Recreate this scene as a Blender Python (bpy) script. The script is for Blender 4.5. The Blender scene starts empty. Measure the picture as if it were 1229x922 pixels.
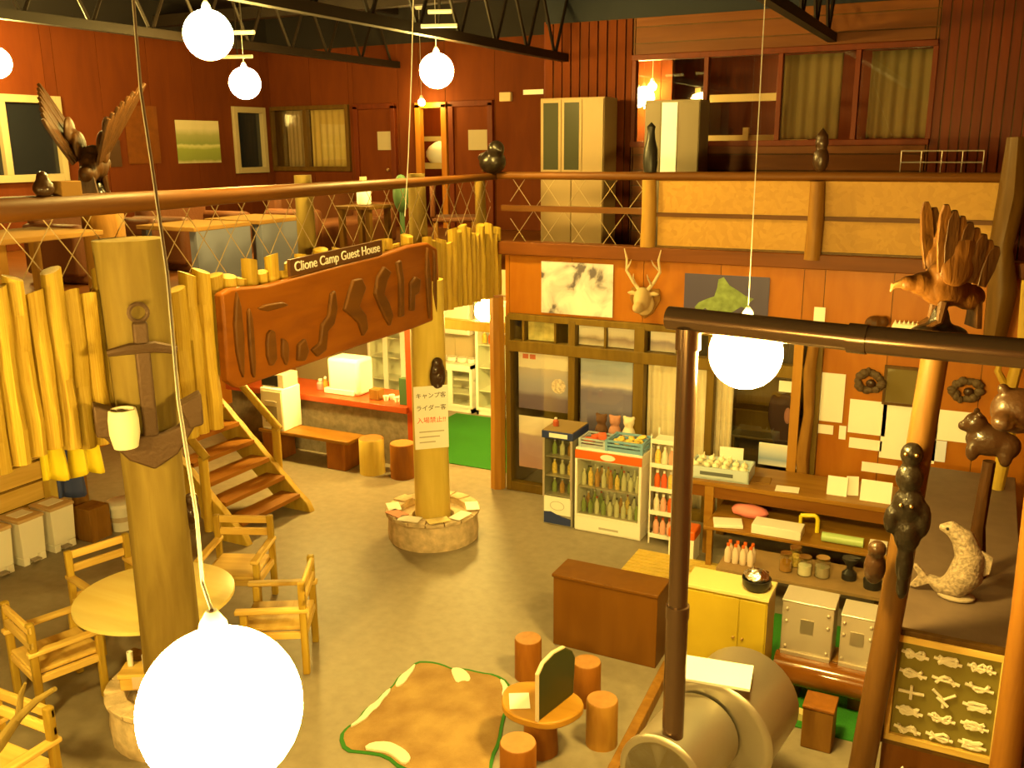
import bpy, bmesh, math, random
from mathutils import Vector, Matrix, noise
random.seed(7)
PI = math.pi
S = bpy.context.scene
COL = S.collection

# ------------------------------------------------------------------ camera
F = 1127.0
YAW, PIT, ROL = math.radians(26.7), math.radians(14.2), math.radians(-0.45)
CAM = Vector((0, 0, 4.4))
_f = Vector((-math.sin(YAW) * math.cos(PIT), math.cos(YAW) * math.cos(PIT), -math.sin(PIT)))
_r0 = Vector((math.cos(YAW), math.sin(YAW), 0)); _u0 = _r0.cross(_f)
_r = math.cos(ROL) * _r0 + math.sin(ROL) * _u0
_u = -math.sin(ROL) * _r0 + math.cos(ROL) * _u0
cd = bpy.data.cameras.new('camera'); cam = bpy.data.objects.new('camera', cd); COL.objects.link(cam)
cd.sensor_width = 36; cd.lens = F / 1229 * 36; cd.clip_start = .05
cam.matrix_world = Matrix(((_r.x, _u.x, -_f.x, CAM.x), (_r.y, _u.y, -_f.y, CAM.y), (_r.z, _u.z, -_f.z, CAM.z), (0, 0, 0, 1)))
S.camera = cam
# ------------------------------------------------------------------ world, exposure
w = bpy.data.worlds.new('night'); S.world = w; w.use_nodes = True
w.node_tree.nodes['Background'].inputs[0].default_value = (.25, .3, .55, 1)
w.node_tree.nodes['Background'].inputs[1].default_value = .02
S.view_settings.view_transform = 'Standard'; S.view_settings.look = 'None'
S.view_settings.gamma = 1; S.view_settings.exposure = 0.0
LAMP = 400.0                      # radiance of the warm globe lamps
WARM = (1.0, .68, .15)

def ray(px, py): return _r * ((px - 614.5) / F) - _u * ((py - 461) / F) + _f
def on(px, py, ax, v):          # the point of a world plane (x, y or z = v) seen at a photo pixel
    d = ray(px, py); i = 'xyz'.index(ax); return CAM + d * ((v - CAM[i]) / d[i])
def at(px, py, dep): return CAM + ray(px, py) * dep

# ------------------------------------------------------------------ materials
MATS = {}
def nodes(name):
    m = bpy.data.materials.new(name); m.use_nodes = True
    nt = m.node_tree; b = nt.nodes['Principled BSDF']
    return m, nt, b
def mat(name, col, rough=.6, metal=0, bump=0, bscale=30, var=0, emit=0, alpha=1, spec=.3, coat=0):
    if name in MATS: return MATS[name]
    m, nt, b = nodes(name); MATS[name] = m
    b.inputs['Base Color'].default_value = (*col, 1); b.inputs['Roughness'].default_value = rough
    b.inputs['Metallic'].default_value = metal; b.inputs['Specular IOR Level'].default_value = spec
    b.inputs['Coat Weight'].default_value = coat
    if emit:
        b.inputs['Emission Color'].default_value = (*WARM, 1); b.inputs['Emission Strength'].default_value = emit
    if alpha < 1: b.inputs['Alpha'].default_value = alpha
    if bump or var:
        tc = nt.nodes.new('ShaderNodeTexCoord'); n = nt.nodes.new('ShaderNodeTexNoise')
        n.inputs['Scale'].default_value = bscale; n.inputs['Detail'].default_value = 5
        nt.links.new(tc.outputs['Object'], n.inputs['Vector'])
        if bump:
            bp = nt.nodes.new('ShaderNodeBump'); bp.inputs['Strength'].default_value = bump; bp.inputs['Distance'].default_value = .02
            nt.links.new(n.outputs['Fac'], bp.inputs['Height']); nt.links.new(bp.outputs['Normal'], b.inputs['Normal'])
        if var:
            r = nt.nodes.new('ShaderNodeValToRGB'); e = r.color_ramp.elements
            e[0].position = .3; e[1].position = .7
            e[0].color = (*[c * (1 - var) for c in col], 1); e[1].color = (*[min(1, c * (1 + var)) for c in col], 1)
            nt.links.new(n.outputs['Fac'], r.inputs['Fac']); nt.links.new(r.outputs['Color'], b.inputs['Base Color'])
    return m
def wood(name, c1, c2, axis=2, scale=6, stretch=.12, rough=.55, bump=.25, rand=.25, coat=0):
    """streaky timber: noise stretched along an axis, tone varied from piece to piece"""
    if name in MATS: return MATS[name]
    m, nt, b = nodes(name); MATS[name] = m; L = nt.links
    c1, c2 = [(c[0], c[1] * .95, c[2] * .4) for c in (c1, c2)]
    tc = nt.nodes.new('ShaderNodeTexCoord'); mp = nt.nodes.new('ShaderNodeMapping')
    sc = [scale] * 3; sc[axis] = scale * stretch; mp.inputs['Scale'].default_value = sc
    oi = nt.nodes.new('ShaderNodeObjectInfo'); mm = nt.nodes.new('ShaderNodeMath'); mm.operation = 'MULTIPLY'; mm.inputs[1].default_value = 40
    n = nt.nodes.new('ShaderNodeTexNoise'); n.noise_dimensions = '4D'; n.inputs['Scale'].default_value = 2.2; n.inputs['Detail'].default_value = 6; n.inputs['Distortion'].default_value = .7
    r = nt.nodes.new('ShaderNodeValToRGB'); e = r.color_ramp.elements
    e[0].position = .32; e[1].position = .68; e[0].color = (*c2, 1); e[1].color = (*c1, 1)
    hs = nt.nodes.new('ShaderNodeHueSaturation'); mr = nt.nodes.new('ShaderNodeMapRange')
    mr.inputs['To Min'].default_value = 1 - rand; mr.inputs['To Max'].default_value = 1 + rand
    bp = nt.nodes.new('ShaderNodeBump'); bp.inputs['Strength'].default_value = bump; bp.inputs['Distance'].default_value = .02
    L.new(tc.outputs['Object'], mp.inputs['Vector']); L.new(mp.outputs['Vector'], n.inputs['Vector'])
    L.new(oi.outputs['Random'], mm.inputs[0]); L.new(mm.outputs[0], n.inputs['W'])
    L.new(n.outputs['Fac'], r.inputs['Fac']); L.new(r.outputs['Color'], hs.inputs['Color'])
    L.new(oi.outputs['Random'], mr.inputs['Value']); L.new(mr.outputs['Result'], hs.inputs['Value'])
    L.new(hs.outputs['Color'], b.inputs['Base Color']); L.new(n.outputs['Fac'], bp.inputs['Height']); L.new(bp.outputs['Normal'], b.inputs['Normal'])
    b.inputs['Roughness'].default_value = rough; b.inputs['Coat Weight'].default_value = coat; b.inputs['Specular IOR Level'].default_value = .2
    return m
def osb(name, c1, c2):
    m, nt, b = nodes(name); MATS[name] = m; L = nt.links
    tc = nt.nodes.new('ShaderNodeTexCoord'); v = nt.nodes.new('ShaderNodeTexVoronoi'); v.inputs['Scale'].default_value = 26
    n = nt.nodes.new('ShaderNodeTexNoise'); n.inputs['Scale'].default_value = 3
    mx = nt.nodes.new('ShaderNodeMix'); mx.data_type = 'VECTOR'; mx.inputs['Factor'].default_value = .25
    r = nt.nodes.new('ShaderNodeValToRGB'); e = r.color_ramp.elements; e[0].color = (*c2, 1); e[1].color = (*c1, 1); e[0].position = .1; e[1].position = .8
    L.new(tc.outputs['Object'], mx.inputs[4]); L.new(tc.outputs['Object'], n.inputs['Vector']); L.new(n.outputs['Color'], mx.inputs[5])
    L.new(mx.outputs[1], v.inputs['Vector']); L.new(v.outputs['Color'], r.inputs['Fac']); L.new(r.outputs['Color'], b.inputs['Base Color'])
    b.inputs['Roughness'].default_value = .6
    return m
def printed(name, stops, axis=2, lo=0, hi=1, noise_amt=.06, nscale=6, rough=.45, bands=None):
    """a printed sheet: colour bands along one local axis, roughened by noise"""
    m, nt, b = nodes(name); MATS[name] = m; L = nt.links
    tc = nt.nodes.new('ShaderNodeTexCoord'); sp = nt.nodes.new('ShaderNodeSeparateXYZ'); L.new(tc.outputs['Object'], sp.inputs[0])
    mr = nt.nodes.new('ShaderNodeMapRange'); mr.inputs['From Min'].default_value = lo; mr.inputs['From Max'].default_value = hi
    L.new(sp.outputs[axis], mr.inputs['Value'])
    n = nt.nodes.new('ShaderNodeTexNoise'); n.inputs['Scale'].default_value = nscale; n.inputs['Detail'].default_value = 6; L.new(tc.outputs['Object'], n.inputs['Vector'])
    ma = nt.nodes.new('ShaderNodeMath'); ma.operation = 'MULTIPLY_ADD'; ma.inputs[1].default_value = noise_amt * 2; L.new(n.outputs['Fac'], ma.inputs[0])
    sb = nt.nodes.new('ShaderNodeMath'); sb.operation = 'SUBTRACT'; sb.inputs[1].default_value = noise_amt
    L.new(mr.outputs['Result'], sb.inputs[0]); L.new(sb.outputs[0], ma.inputs[2])
    r = nt.nodes.new('ShaderNodeValToRGB'); L.new(ma.outputs[0], r.inputs['Fac'])
    e = r.color_ramp.elements
    while len(e) < len(stops): e.new(.5)
    for el, (p, c) in zip(e, stops): el.position = p; el.color = (*c, 1)
    L.new(r.outputs['Color'], b.inputs['Base Color']); b.inputs['Roughness'].default_value = rough
    return m
def glass(name, tint=(1, 1, 1), op=.07, rough=.02):
    m, nt, b = nodes(name); MATS[name] = m; L = nt.links
    t = nt.nodes.new('ShaderNodeBsdfTransparent'); t.inputs[0].default_value = (*tint, 1)
    g = nt.nodes.new('ShaderNodeBsdfGlossy'); g.inputs['Roughness'].default_value = rough
    mx = nt.nodes.new('ShaderNodeMixShader'); mx.inputs[0].default_value = op
    L.new(t.outputs[0], mx.inputs[1]); L.new(g.outputs[0], mx.inputs[2]); L.new(mx.outputs[0], nt.nodes['Material Output'].inputs['Surface'])
    return m
def patches(name, ramp, scale, rough=.5, dist=.6):
    m, nt, b = nodes(name); MATS[name] = m; L = nt.links
    tc = nt.nodes.new('ShaderNodeTexCoord'); n = nt.nodes.new('ShaderNodeTexNoise'); n.inputs['Scale'].default_value = scale; n.inputs['Detail'].default_value = 5; n.inputs['Distortion'].default_value = dist
    r = nt.nodes.new('ShaderNodeValToRGB'); e = r.color_ramp.elements
    while len(e) < len(ramp): e.new(.5)
    for el, (p, c) in zip(e, ramp): el.position = p; el.color = (*c, 1)
    L.new(tc.outputs['Object'], n.inputs['Vector']); L.new(n.outputs['Fac'], r.inputs['Fac']); L.new(r.outputs['Color'], b.inputs['Base Color']); b.inputs['Roughness'].default_value = rough
    return m

pine = wood('peeled_pine', (0.5027, 0.3709, 0.1232), (0.3696, 0.2339, 0.056), 2, 5, .1, .5, .2, .18)
pinex = wood('pine_board_x', (0.8, 0.6, 0.4), (0.62, 0.42, 0.22), 0, 5, .1, .5, .2, .15)
piney = wood('pine_board_y', (0.8, 0.6, 0.4), (0.62, 0.42, 0.22), 1, 5, .1, .5, .2, .15)
stairw = wood('stair_tread_wood', (0.31, 0.1364, 0.0434), (0.2232, 0.0868, 0.0248), 1, 5, .1, .4, .15, .12)
barkgrey = wood('weathered_log', (0.25, 0.1872, 0.105), (0.165, 0.1144, 0.06), 2, 4, .15, .75, .6, .1)
casing = wood('orange_casing', (.46, .24, .08), (.36, .17, .05), 2, 4, .12, .5, .2, .05)
honey = wood('honey_log', (.68, .56, .30), (.56, .44, .20), 2, 4, .12, .55, .25, .08)
brownlog = wood('brown_log', (0.2772, 0.1452, 0.0594), (0.1848, 0.0858, 0.033), 2, 5, .15, .5, .35, .1)
raillog = wood('rail_log', (0.12, 0.045, 0.014), (0.08, 0.03, 0.009), 1, 4, .12, .5, .3, .1)
raillogx = wood('rail_log_x', (0.13, 0.05, 0.016), (0.09, 0.034, 0.011), 0, 4, .12, .5, .3, .1)
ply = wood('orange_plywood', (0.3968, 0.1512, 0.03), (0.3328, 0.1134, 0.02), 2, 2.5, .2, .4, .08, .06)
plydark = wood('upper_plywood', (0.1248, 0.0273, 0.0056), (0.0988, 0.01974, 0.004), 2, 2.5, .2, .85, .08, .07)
redboard = wood('red_brown_board', (0.1316, 0.02232, 0.0048), (0.0952, 0.01548, 0.003), 2, 4, .1, .5, .2, .14)
horizb = wood('brown_beam_board', (0.156, 0.0494, 0.0156), (0.1144, 0.03536, 0.0104), 0, 4, .1, .5, .2, .1)
osbm = osb('osb_board', (.42, .225, .028), (.36, .185, .02))
darkwood = wood('dark_frame_wood', (0.119, 0.063, 0.0245), (0.077, 0.0385, 0.014), 2, 5, .15, .45, .15, .1)
olivewood = wood('door_frame_wood', (0.182, 0.119, 0.042), (0.133, 0.084, 0.028), 2, 5, .15, .45, .15, .1)
carved = wood('carved_brown', (0.2816, 0.093, 0.015), (0.1984, 0.0589, 0.01), 1, 3, .2, .45, .3, .05)
relief = wood('carved_relief', (.15, .06, .02), (.10, .04, .015), 1, 3, .2, .5, .3, .05)
boxbrown = wood('brown_cabinet', (0.156, 0.065, 0.0156), (0.13, 0.052, 0.01144), 2, 3, .15, .4, .08, .03)
blackcarve = mat('black_carving', (0.012, 0.008, 0.005), .3, bump=.4, bscale=25, coat=.2)
darkcarve = mat('dark_carving', (.045, .02, .008), .35, bump=.4, bscale=22, coat=.3)
eaglem = wood('eagle_wood', (.12, .05, .02), (.065, .025, .01), 2, 9, .25, .45, .6, .05)
eagledk = wood('eagle_dark', (0.06, 0.024, 0.01), (0.03, 0.012, 0.006), 2, 9, .25, .5, .5, .05)
fishm = mat('pale_fish_carving', (0.3, 0.228, 0.162), .5, bump=.7, bscale=40, var=.4)
concrete = mat('concrete_floor', (0.253, 0.2118, 0.1485), .5, bump=.08, bscale=9, var=.10)
stonem = mat('planter_stone', (0.6, 0.47, 0.3), .8, bump=.9, bscale=10, var=.25)
greymetal = mat('steel', (0.52, 0.45, 0.37), .4, .45, bump=.05, bscale=14)
dullmetal = mat('stove_sheet', (0.48, 0.44, 0.36), .35, .85, bump=.06, bscale=8)
pipem = mat('stovepipe', (.16, .10, .065), .22, .75)
ironm = mat('rusty_iron', (0.098, 0.056, 0.0315), .55, .4, bump=.4, bscale=30)
ropewhite = mat('white_rope', (.74, .68, .52), .8)
cordw = mat('white_cord', (.45, .42, .36), .5)
netm = mat('net_rope', (.34, .25, .13), .8)
white = mat('white_plastic', (.86, .84, .78), .35)
whitep = mat('white_paper', (.90, .88, .82), .7)
cream = mat('cream_panel', (0.3876, 0.282, 0.018), .45, var=.05, bscale=4)
creamtop = mat('cream_top', (0.6, 0.495, 0.21), .4)
greenc = mat('green_carpet', (0.0279, 0.186, 0.0155), .9, bump=.5, bscale=120, var=.12)
green = mat('green_felt', (0.03, 0.168, 0.018), .9)
red = mat('red_paint', (0.434, 0.063, 0.014), .4)
orange = mat('orange_lid', (0.68, 0.128, 0.016), .4)
yellow = mat('yellow_vinyl', (.80, .66, .03), .4)
blue = mat('blue_plastic', (.20, .40, .62), .4)
navy = mat('navy_plastic', (.03, .045, .16), .4)
pink = mat('pink_wrap', (.80, .25, .24), .5)
black = mat('black_plastic', (.02, .018, .015), .35)
nightpane = mat('night_glass', (.012, .014, .02), .06, spec=.6)
glassm = glass('clear_glass', (1, 1, 1), .06)
coolglass = glass('cooler_glass', (.95, .97, .92), .08)
jarglass = glass('jar_glass', (.95, .98, .95), .2)
curtain = mat('cream_curtain', (.86, .78, .56), .8)
curtaing = mat('grey_curtain', (0.15, 0.111, 0.042), .85)
leafw = mat('brown_sofa', (0.12, 0.039, 0.012), .6, bump=.2, bscale=30)
bluegrey = mat('blue_grey_panel', (0.14, 0.154, 0.231), .55)
tablecl = mat('tan_cloth', (0.276, 0.15, 0.042), .95, spec=.05)
globem = mat('lit_globe', (.9, .85, .75), .4, emit=LAMP)
kitglobe = mat('lit_kitchen_globe', (.9, .85, .75), .4, emit=460)
bulbdim = mat('lit_small_lamp', (.9, .85, .75), .4, emit=300)
brass = mat('brass', (.6, .42, .18), .3, 1)
roofm = mat('roof_dark', (.012, .009, .009), .75)
trussm = mat('truss_steel', (0.014, 0.008, 0.005), .55, .2)
food = mat('snack_yellow', (.80, .55, .12), .5, var=.3, bscale=40)
garlic = mat('pale_bulb_veg', (.88, .82, .62), .6)
foil = mat('foil', (.85, .84, .82), .22, 1, bump=.9, bscale=18)
board = mat('dark_green_board', (.03, .035, .01), .3)

# ------------------------------------------------------------------ mesh collecting
class MB:
    def __init__(s): s.v = []; s.f = []
    def add(s, vs, fs, M=None):
        o = len(s.v)
        for p in vs: s.v.append(tuple(M @ Vector(p)) if M else tuple(p))
        s.f += [tuple(i + o for i in q) for q in fs]; return s
    def box(s, c, d, rz=0, M=None):
        x, y, z = [k / 2 for k in d]
        vs = [(i, j, k) for i in (-x, x) for j in (-y, y) for k in (-z, z)]
        fs = [(0, 1, 3, 2), (4, 6, 7, 5), (0, 4, 5, 1), (2, 3, 7, 6), (0, 2, 6, 4), (1, 5, 7, 3)]
        T = Matrix.Translation(c) @ Matrix.Rotation(rz, 4, 'Z')
        return s.add(vs, fs, M @ T if M else T)
    def bb(s, a, b):
        return s.box([(p + q) / 2 for p, q in zip(a, b)], [abs(q - p) for p, q in zip(a, b)])
    def tube(s, pts, rad, n=8, jit=0, flat=1):
        pts = [Vector(p) for p in pts]
        if not hasattr(rad, '__len__'): rad = [rad] * len(pts)
        vs = []; fs = []; up = None
        for i, p in enumerate(pts):
            t = (pts[min(i + 1, len(pts) - 1)] - pts[max(i - 1, 0)]).normalized()
            if up is None: up = Vector((0, 0, 1)) if abs(t.z) < .9 else Vector((1, 0, 0))
            a = t.cross(up).normalized(); b_ = a.cross(t).normalized(); up = b_
            for k in range(n):
                q = 2 * PI * k / n; rr = rad[i] * (1 + jit * (random.random() - .5))
                vs.append(p + a * math.cos(q) * rr + b_ * math.sin(q) * rr * flat)
        for i in range(len(pts) - 1):
            for k in range(n):
                fs.append((i * n + k, i * n + (k + 1) % n, (i + 1) * n + (k + 1) % n, (i + 1) * n + k))
        fs.append(tuple(reversed(range(n)))); fs.append(tuple((len(pts) - 1) * n + k for k in range(n)))
        return s.add(vs, fs)
    def lathe(s, prof, c=(0, 0, 0), n=20, M=None):
        vs = []; fs = []
        for r, z in prof:
            for k in range(n):
                q = 2 * PI * k / n; vs.append((r * math.cos(q) + c[0], r * math.sin(q) + c[1], z + c[2]))
        for i in range(len(prof) - 1):
            for k in range(n): fs.append((i * n + k, i * n + (k + 1) % n, (i + 1) * n + (k + 1) % n, (i + 1) * n + k))
        if prof[0][0] > 1e-4: fs.append(tuple(reversed(range(n))))
        if prof[-1][0] > 1e-4: fs.append(tuple((len(prof) - 1) * n + k for k in range(n)))
        return s.add(vs, fs, M)
    def ball(s, c, r, n=14, m=9, M=None):
        r = r if hasattr(r, '__len__') else (r, r, r)
        vs = [(0, 0, -1)]; fs = []
        for i in range(1, m):
            a = -PI / 2 + PI * i / m
            for k in range(n): vs.append((math.cos(a) * math.cos(2 * PI * k / n), math.cos(a) * math.sin(2 * PI * k / n), math.sin(a)))
        vs.append((0, 0, 1))
        for k in range(n):
            fs.append((0, 1 + (k + 1) % n, 1 + k))
            for i in range(m - 2): fs.append((1 + i * n + k, 1 + i * n + (k + 1) % n, 1 + (i + 1) * n + (k + 1) % n, 1 + (i + 1) * n + k))
            fs.append((len(vs) - 1, 1 + (m - 2) * n + k, 1 + (m - 2) * n + (k + 1) % n))
        vs = [(p[0] * r[0], p[1] * r[1], p[2] * r[2]) for p in vs]
        T = Matrix.Translation(c); return s.add(vs, fs, T @ M if M else T)
    def prism(s, poly, d0, d1, plane='yz'):
        n = len(poly)
        def P(a, b, d): return {'yz': (d, a, b), 'xz': (a, d, b), 'xy': (a, b, d)}[plane]
        vs = [P(a, b, d0) for a, b in poly] + [P(a, b, d1) for a, b in poly]
        fs = [tuple(range(n)), tuple(reversed(range(n, 2 * n)))] + [(i, i + n, (i + 1) % n + n, (i + 1) % n) for i in range(n)]
        return s.add(vs, fs)
    def sheet(s, nx, ny, fn):
        vs = [fn(i / nx, j / ny) for j in range(ny + 1) for i in range(nx + 1)]
        fs = [(j * (nx + 1) + i, j * (nx + 1) + i + 1, (j + 1) * (nx + 1) + i + 1, (j + 1) * (nx + 1) + i) for j in range(ny) for i in range(nx)]
        return s.add(vs, fs)
    def mesh(s, name, m, smooth=True):
        me = bpy.data.meshes.new(name); me.from_pydata([tuple(p) for p in s.v], [], s.f)
        bm = bmesh.new(); bm.from_mesh(me); bmesh.ops.recalc_face_normals(bm, faces=bm.faces); bm.to_mesh(me); bm.free()
        if m: me.materials.append(m)
        if smooth:
            me.polygons.foreach_set('use_smooth', [True] * len(me.polygons)); me.set_sharp_from_angle(angle=math.radians(38))
        return me
    def build(s, name, m, parent=None, bevel=0, remesh=0, solid=0, smooth=True):
        o = bpy.data.objects.new(name, s.mesh(name, m, smooth)); COL.objects.link(o)
        if parent: o.parent = parent
        if solid: md = o.modifiers.new('thickness', 'SOLIDIFY'); md.thickness = solid; md.offset = 0
        if bevel: md = o.modifiers.new('bevel', 'BEVEL'); md.width = bevel; md.segments = 2; md.limit_method = 'ANGLE'
        if remesh:
            md = o.modifiers.new('remesh', 'REMESH'); md.mode = 'VOXEL'; md.voxel_size = remesh; md.use_smooth_shade = True
            md = o.modifiers.new('smooth', 'SMOOTH'); md.iterations = 4; md.factor = .6
        return o
def link_mesh(name, me, parent, loc=(0, 0, 0), rot=(0, 0, 0), sc=(1, 1, 1)):
    o = bpy.data.objects.new(name, me); COL.objects.link(o); o.parent = parent
    o.location = loc; o.rotation_euler = rot; o.scale = sc; return o
def tag(o, label, cat, group=None, kind=None):
    o['label'] = label; o['category'] = cat
    if group: o['group'] = group
    if kind: o['kind'] = kind
    return o
def T(name, label, cat, loc=(0, 0, 0), rz=0, group=None, kind=None):
    o = bpy.data.objects.new(name, None); COL.objects.link(o); o.empty_display_size = .1
    o.location = loc; o.rotation_euler = (0, 0, rz); return tag(o, label, cat, group, kind)
def one(name, mb, m, label, cat, loc=(0, 0, 0), rz=0, group=None, kind=None, **kw):
    o = mb.build(name, m, None, **kw); o.location = loc; o.rotation_euler = (0, 0, rz); return tag(o, label, cat, group, kind)
def dup(root, loc=None, rz=None, label=None):
    def cp(o, par):
        c = o.copy(); COL.objects.link(c); c.parent = par
        for ch in o.children: cp(ch, c)
        return c
    r = cp(root, None)
    if loc is not None: r.location = loc
    if rz is not None: r.rotation_euler = (0, 0, rz)
    if label: r['label'] = label
    return r
def text(name, s, size, m, parent, loc, rot, ext=.004, bold=0, align='CENTER'):
    cu = bpy.data.curves.new(name, 'FONT'); cu.body = s; cu.size = size; cu.extrude = ext; cu.offset = bold
    cu.align_x = align; cu.align_y = 'CENTER'
    t = bpy.data.objects.new(name, cu); COL.objects.link(t)
    dg = bpy.context.evaluated_depsgraph_get(); me = bpy.data.meshes.new_from_object(t.evaluated_get(dg))
    bpy.data.objects.remove(t); me.materials.clear(); me.materials.append(m)
    o = bpy.data.objects.new(name, me); COL.objects.link(o); o.parent = parent; o.location = loc; o.rotation_euler = rot
    return o

# ------------------------------------------------------------------ walls of single panels
def cells(a0, a1, z0, z1, wdt, holes):
    cuts = {a0, a1}; k = a0 + wdt
    while k < a1 - .02: cuts.add(k); k += wdt
    for h in holes: cuts |= {h[0], h[1]}
    cuts = sorted(c for c in cuts if a0 <= c <= a1); out = []
    for p, q in zip(cuts, cuts[1:]):
        if q - p < 1e-4: continue
        zs = [(z0, z1)]
        for h in holes:
            if h[0] <= p + 1e-5 and h[1] >= q - 1e-5:
                nz = []
                for (l, u_) in zs:
                    if h[3] <= l or h[2] >= u_: nz.append((l, u_)); continue
                    if h[2] > l: nz.append((l, h[2]))
                    if h[3] < u_: nz.append((h[3], u_))
                zs = nz
        out += [(p, q, l, u_) for l, u_ in zs]
    return out
def wall(name, label, axis, pos, a0, a1, z0, z1, wdt, m, holes=(), thick=.1, side=-1, piece='panel', gap=.008, proud=.012, backm=None, jit=0, horizontal=False):
    """wall at axis=pos; side: direction its seen face looks along that axis; every board is a child"""
    b = MB(); cs = cells(a0, a1, z0, z1, 99, holes)
    def put(mb, p, q, l, u_, d0, d1):
        if axis == 'y': mb.bb((p, pos + d0 * side, l), (q, pos + d1 * side, u_))
        else: mb.bb((pos + d0 * side, p, l), (pos + d1 * side, q, u_))
    for c in cs: put(b, *c, -thick, 0)
    root = one(name, b, backm or darkwood, label, 'wall', kind='structure')
    if horizontal:
        pcs = []
        k = z0
        while k < z1 - .01:
            pcs += cells(a0, a1, k, min(k + wdt, z1), 99, holes); k += wdt
    else: pcs = cells(a0, a1, z0, z1, wdt, holes)
    for (p, q, l, u_) in pcs:
        if u_ - l < .02 or q - p < .015: continue
        mb = MB(); put(mb, p + gap / 2, q - gap / 2, l + gap / 2, u_ - gap / 2, 0, proud + jit * random.random())
        o = mb.build(piece, m, root)
    return root

# ================================================================== THE SETTING
one('floor', MB().bb((-12, -2, -.12), (1.8, 15.6, 0)), concrete, 'bare grey concrete ground floor of the hall', 'floor', kind='structure')
one('ceiling', MB().bb((-12, -2, 6.6), (1.8, 15.6, 6.7)), roofm, 'dark roof underside above the steel trusses', 'ceiling', kind='structure')
YB, YU, YF, XL, XU = 10.5, 12.3, 13.8, -5.45, -11.75
X = lambda px, Y, py=300: on(px, py, 'y', Y).x
# mezzanine floor
mz = MB(); mz.bb((XU, 2.0, 2.88), (-5.56, YF, 3.08)); mz.bb((-5.56, YB + .12, 2.88), (1.6, YF, 3.08)); mz.bb((-.9, -1.9, 2.95), (1.6, .55, 3.08))
one('floor_mezzanine', mz, horizb, 'timber mezzanine floor running behind the log palisade and railing', 'floor', kind='structure')
# upper far wall with doorway and curtained window
fw = (X(326, YF, 160), X(421, YF, 160)); dw = (X(505, YF, 160), X(536, YF, 160))
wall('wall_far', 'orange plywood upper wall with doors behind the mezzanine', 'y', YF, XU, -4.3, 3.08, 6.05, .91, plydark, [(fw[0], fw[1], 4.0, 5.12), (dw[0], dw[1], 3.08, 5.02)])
lw1 = (on(-60, 160, 'x', XU).y, on(74, 160, 'x', XU).y); lw2 = (on(279, 160, 'x', XU).y, on(317, 160, 'x', XU).y)
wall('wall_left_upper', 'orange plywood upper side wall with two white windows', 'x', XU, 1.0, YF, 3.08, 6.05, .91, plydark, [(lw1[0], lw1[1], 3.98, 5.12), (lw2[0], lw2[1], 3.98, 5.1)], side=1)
# upper wall above the back balcony
xa, xb, xc = X(655, YU, 90), X(760, YU, 90), X(1121, YU, 110)
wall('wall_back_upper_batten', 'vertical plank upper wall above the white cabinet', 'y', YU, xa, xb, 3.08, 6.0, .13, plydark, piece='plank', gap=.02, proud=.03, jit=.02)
wall('wall_back_upper_window', 'horizontal board upper wall around the wide inner window', 'y', YU, xb, xc, 3.08, 6.0, .2, horizb, [(xb + .03, xc - .03, 4.42, 5.5)], piece='plank', gap=.014, proud=.02, jit=.03, horizontal=True)
wall('wall_back_upper_right', 'red-brown vertical plank upper wall beside the curtained window', 'y', YU, xc, 1.6, 3.08, 6.0, .105, redboard, piece='plank', gap=.014, proud=.02, jit=.02)
# dark strips above the boarded walls, up to the roof
one('wall_far_top', MB().bb((XU, YF, 6.05), (-4.3, YF + .1, 6.6)), roofm, 'dark gable strip above the far upper wall', 'wall', kind='structure')
one('wall_left_top', MB().bb((XU - .1, 1, 6.05), (XU, YF, 6.6)), roofm, 'dark gable strip above the side upper wall', 'wall', kind='structure')
one('wall_back_top', MB().bb((xa, YU, 6.0), (1.6, YU + .1, 6.6)), mat('night_gable', (.005, .008, .018), .6), 'night-dark clerestory strip above the balcony wall', 'wall', kind='structure')
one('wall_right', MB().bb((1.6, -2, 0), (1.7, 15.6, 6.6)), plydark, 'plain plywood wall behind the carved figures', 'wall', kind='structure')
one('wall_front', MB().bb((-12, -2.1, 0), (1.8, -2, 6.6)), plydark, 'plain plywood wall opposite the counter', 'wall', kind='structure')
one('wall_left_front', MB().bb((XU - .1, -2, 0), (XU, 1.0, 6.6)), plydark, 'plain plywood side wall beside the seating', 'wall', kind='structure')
# lower walls
wall('wall_left_lower', 'orange plywood ground floor side wall behind the staircase', 'x', XU, 6.95, 15.5, 0, 2.88, .91, ply, side=1)
wall('wall_left_plank', 'low wall of wide yellow pine boards behind the white bins', 'x', -9.5, 1.0, 6.9, 0, 2.88, .24, piney, side=1, piece='plank', gap=.03, proud=.05, horizontal=True)
wall('wall_kitchen', 'pale cream kitchen back wall under the mezzanine', 'y', YF + .2, XU, -5.3, 0, 2.88, 1.2, mat('kitchen_wall', (0.555, 0.465, 0.285), .6), backm=cream)
# lower back wall: plywood with the wide glazed front cut out
gx0, gx1 = -5.3, -1.5
wall('wall_back', 'orange plywood wall over the glazed front and the counter', 'y', YB, -5.36, 1.6, 0, 3.12, .91, ply, [(gx0, gx1, 0, 2.36)])
one('wall_store', MB().bb((-5.3, 12.6, 0), (1.6, 12.7, 2.88)), mat('store_wall', (0.18, 0.12, 0.054), .7), 'brown wall of the dim room behind the glazed front', 'wall', kind='structure')
one('wall_store_side', MB().bb((-5.4, 10.6, 0), (-5.3, 14.0, 2.88)), mat('store_wall', (.30, .20, .09), .7), 'partition between kitchen and the dim room', 'wall', kind='structure')
one('trim_1', MB().bb((-5.45, YB - .09, 3.1), (1.6, YB + .14, 3.26)), horizb, 'brown edge beam of the balcony above the plywood wall', 'beam', kind='structure', bevel=.01)
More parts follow.
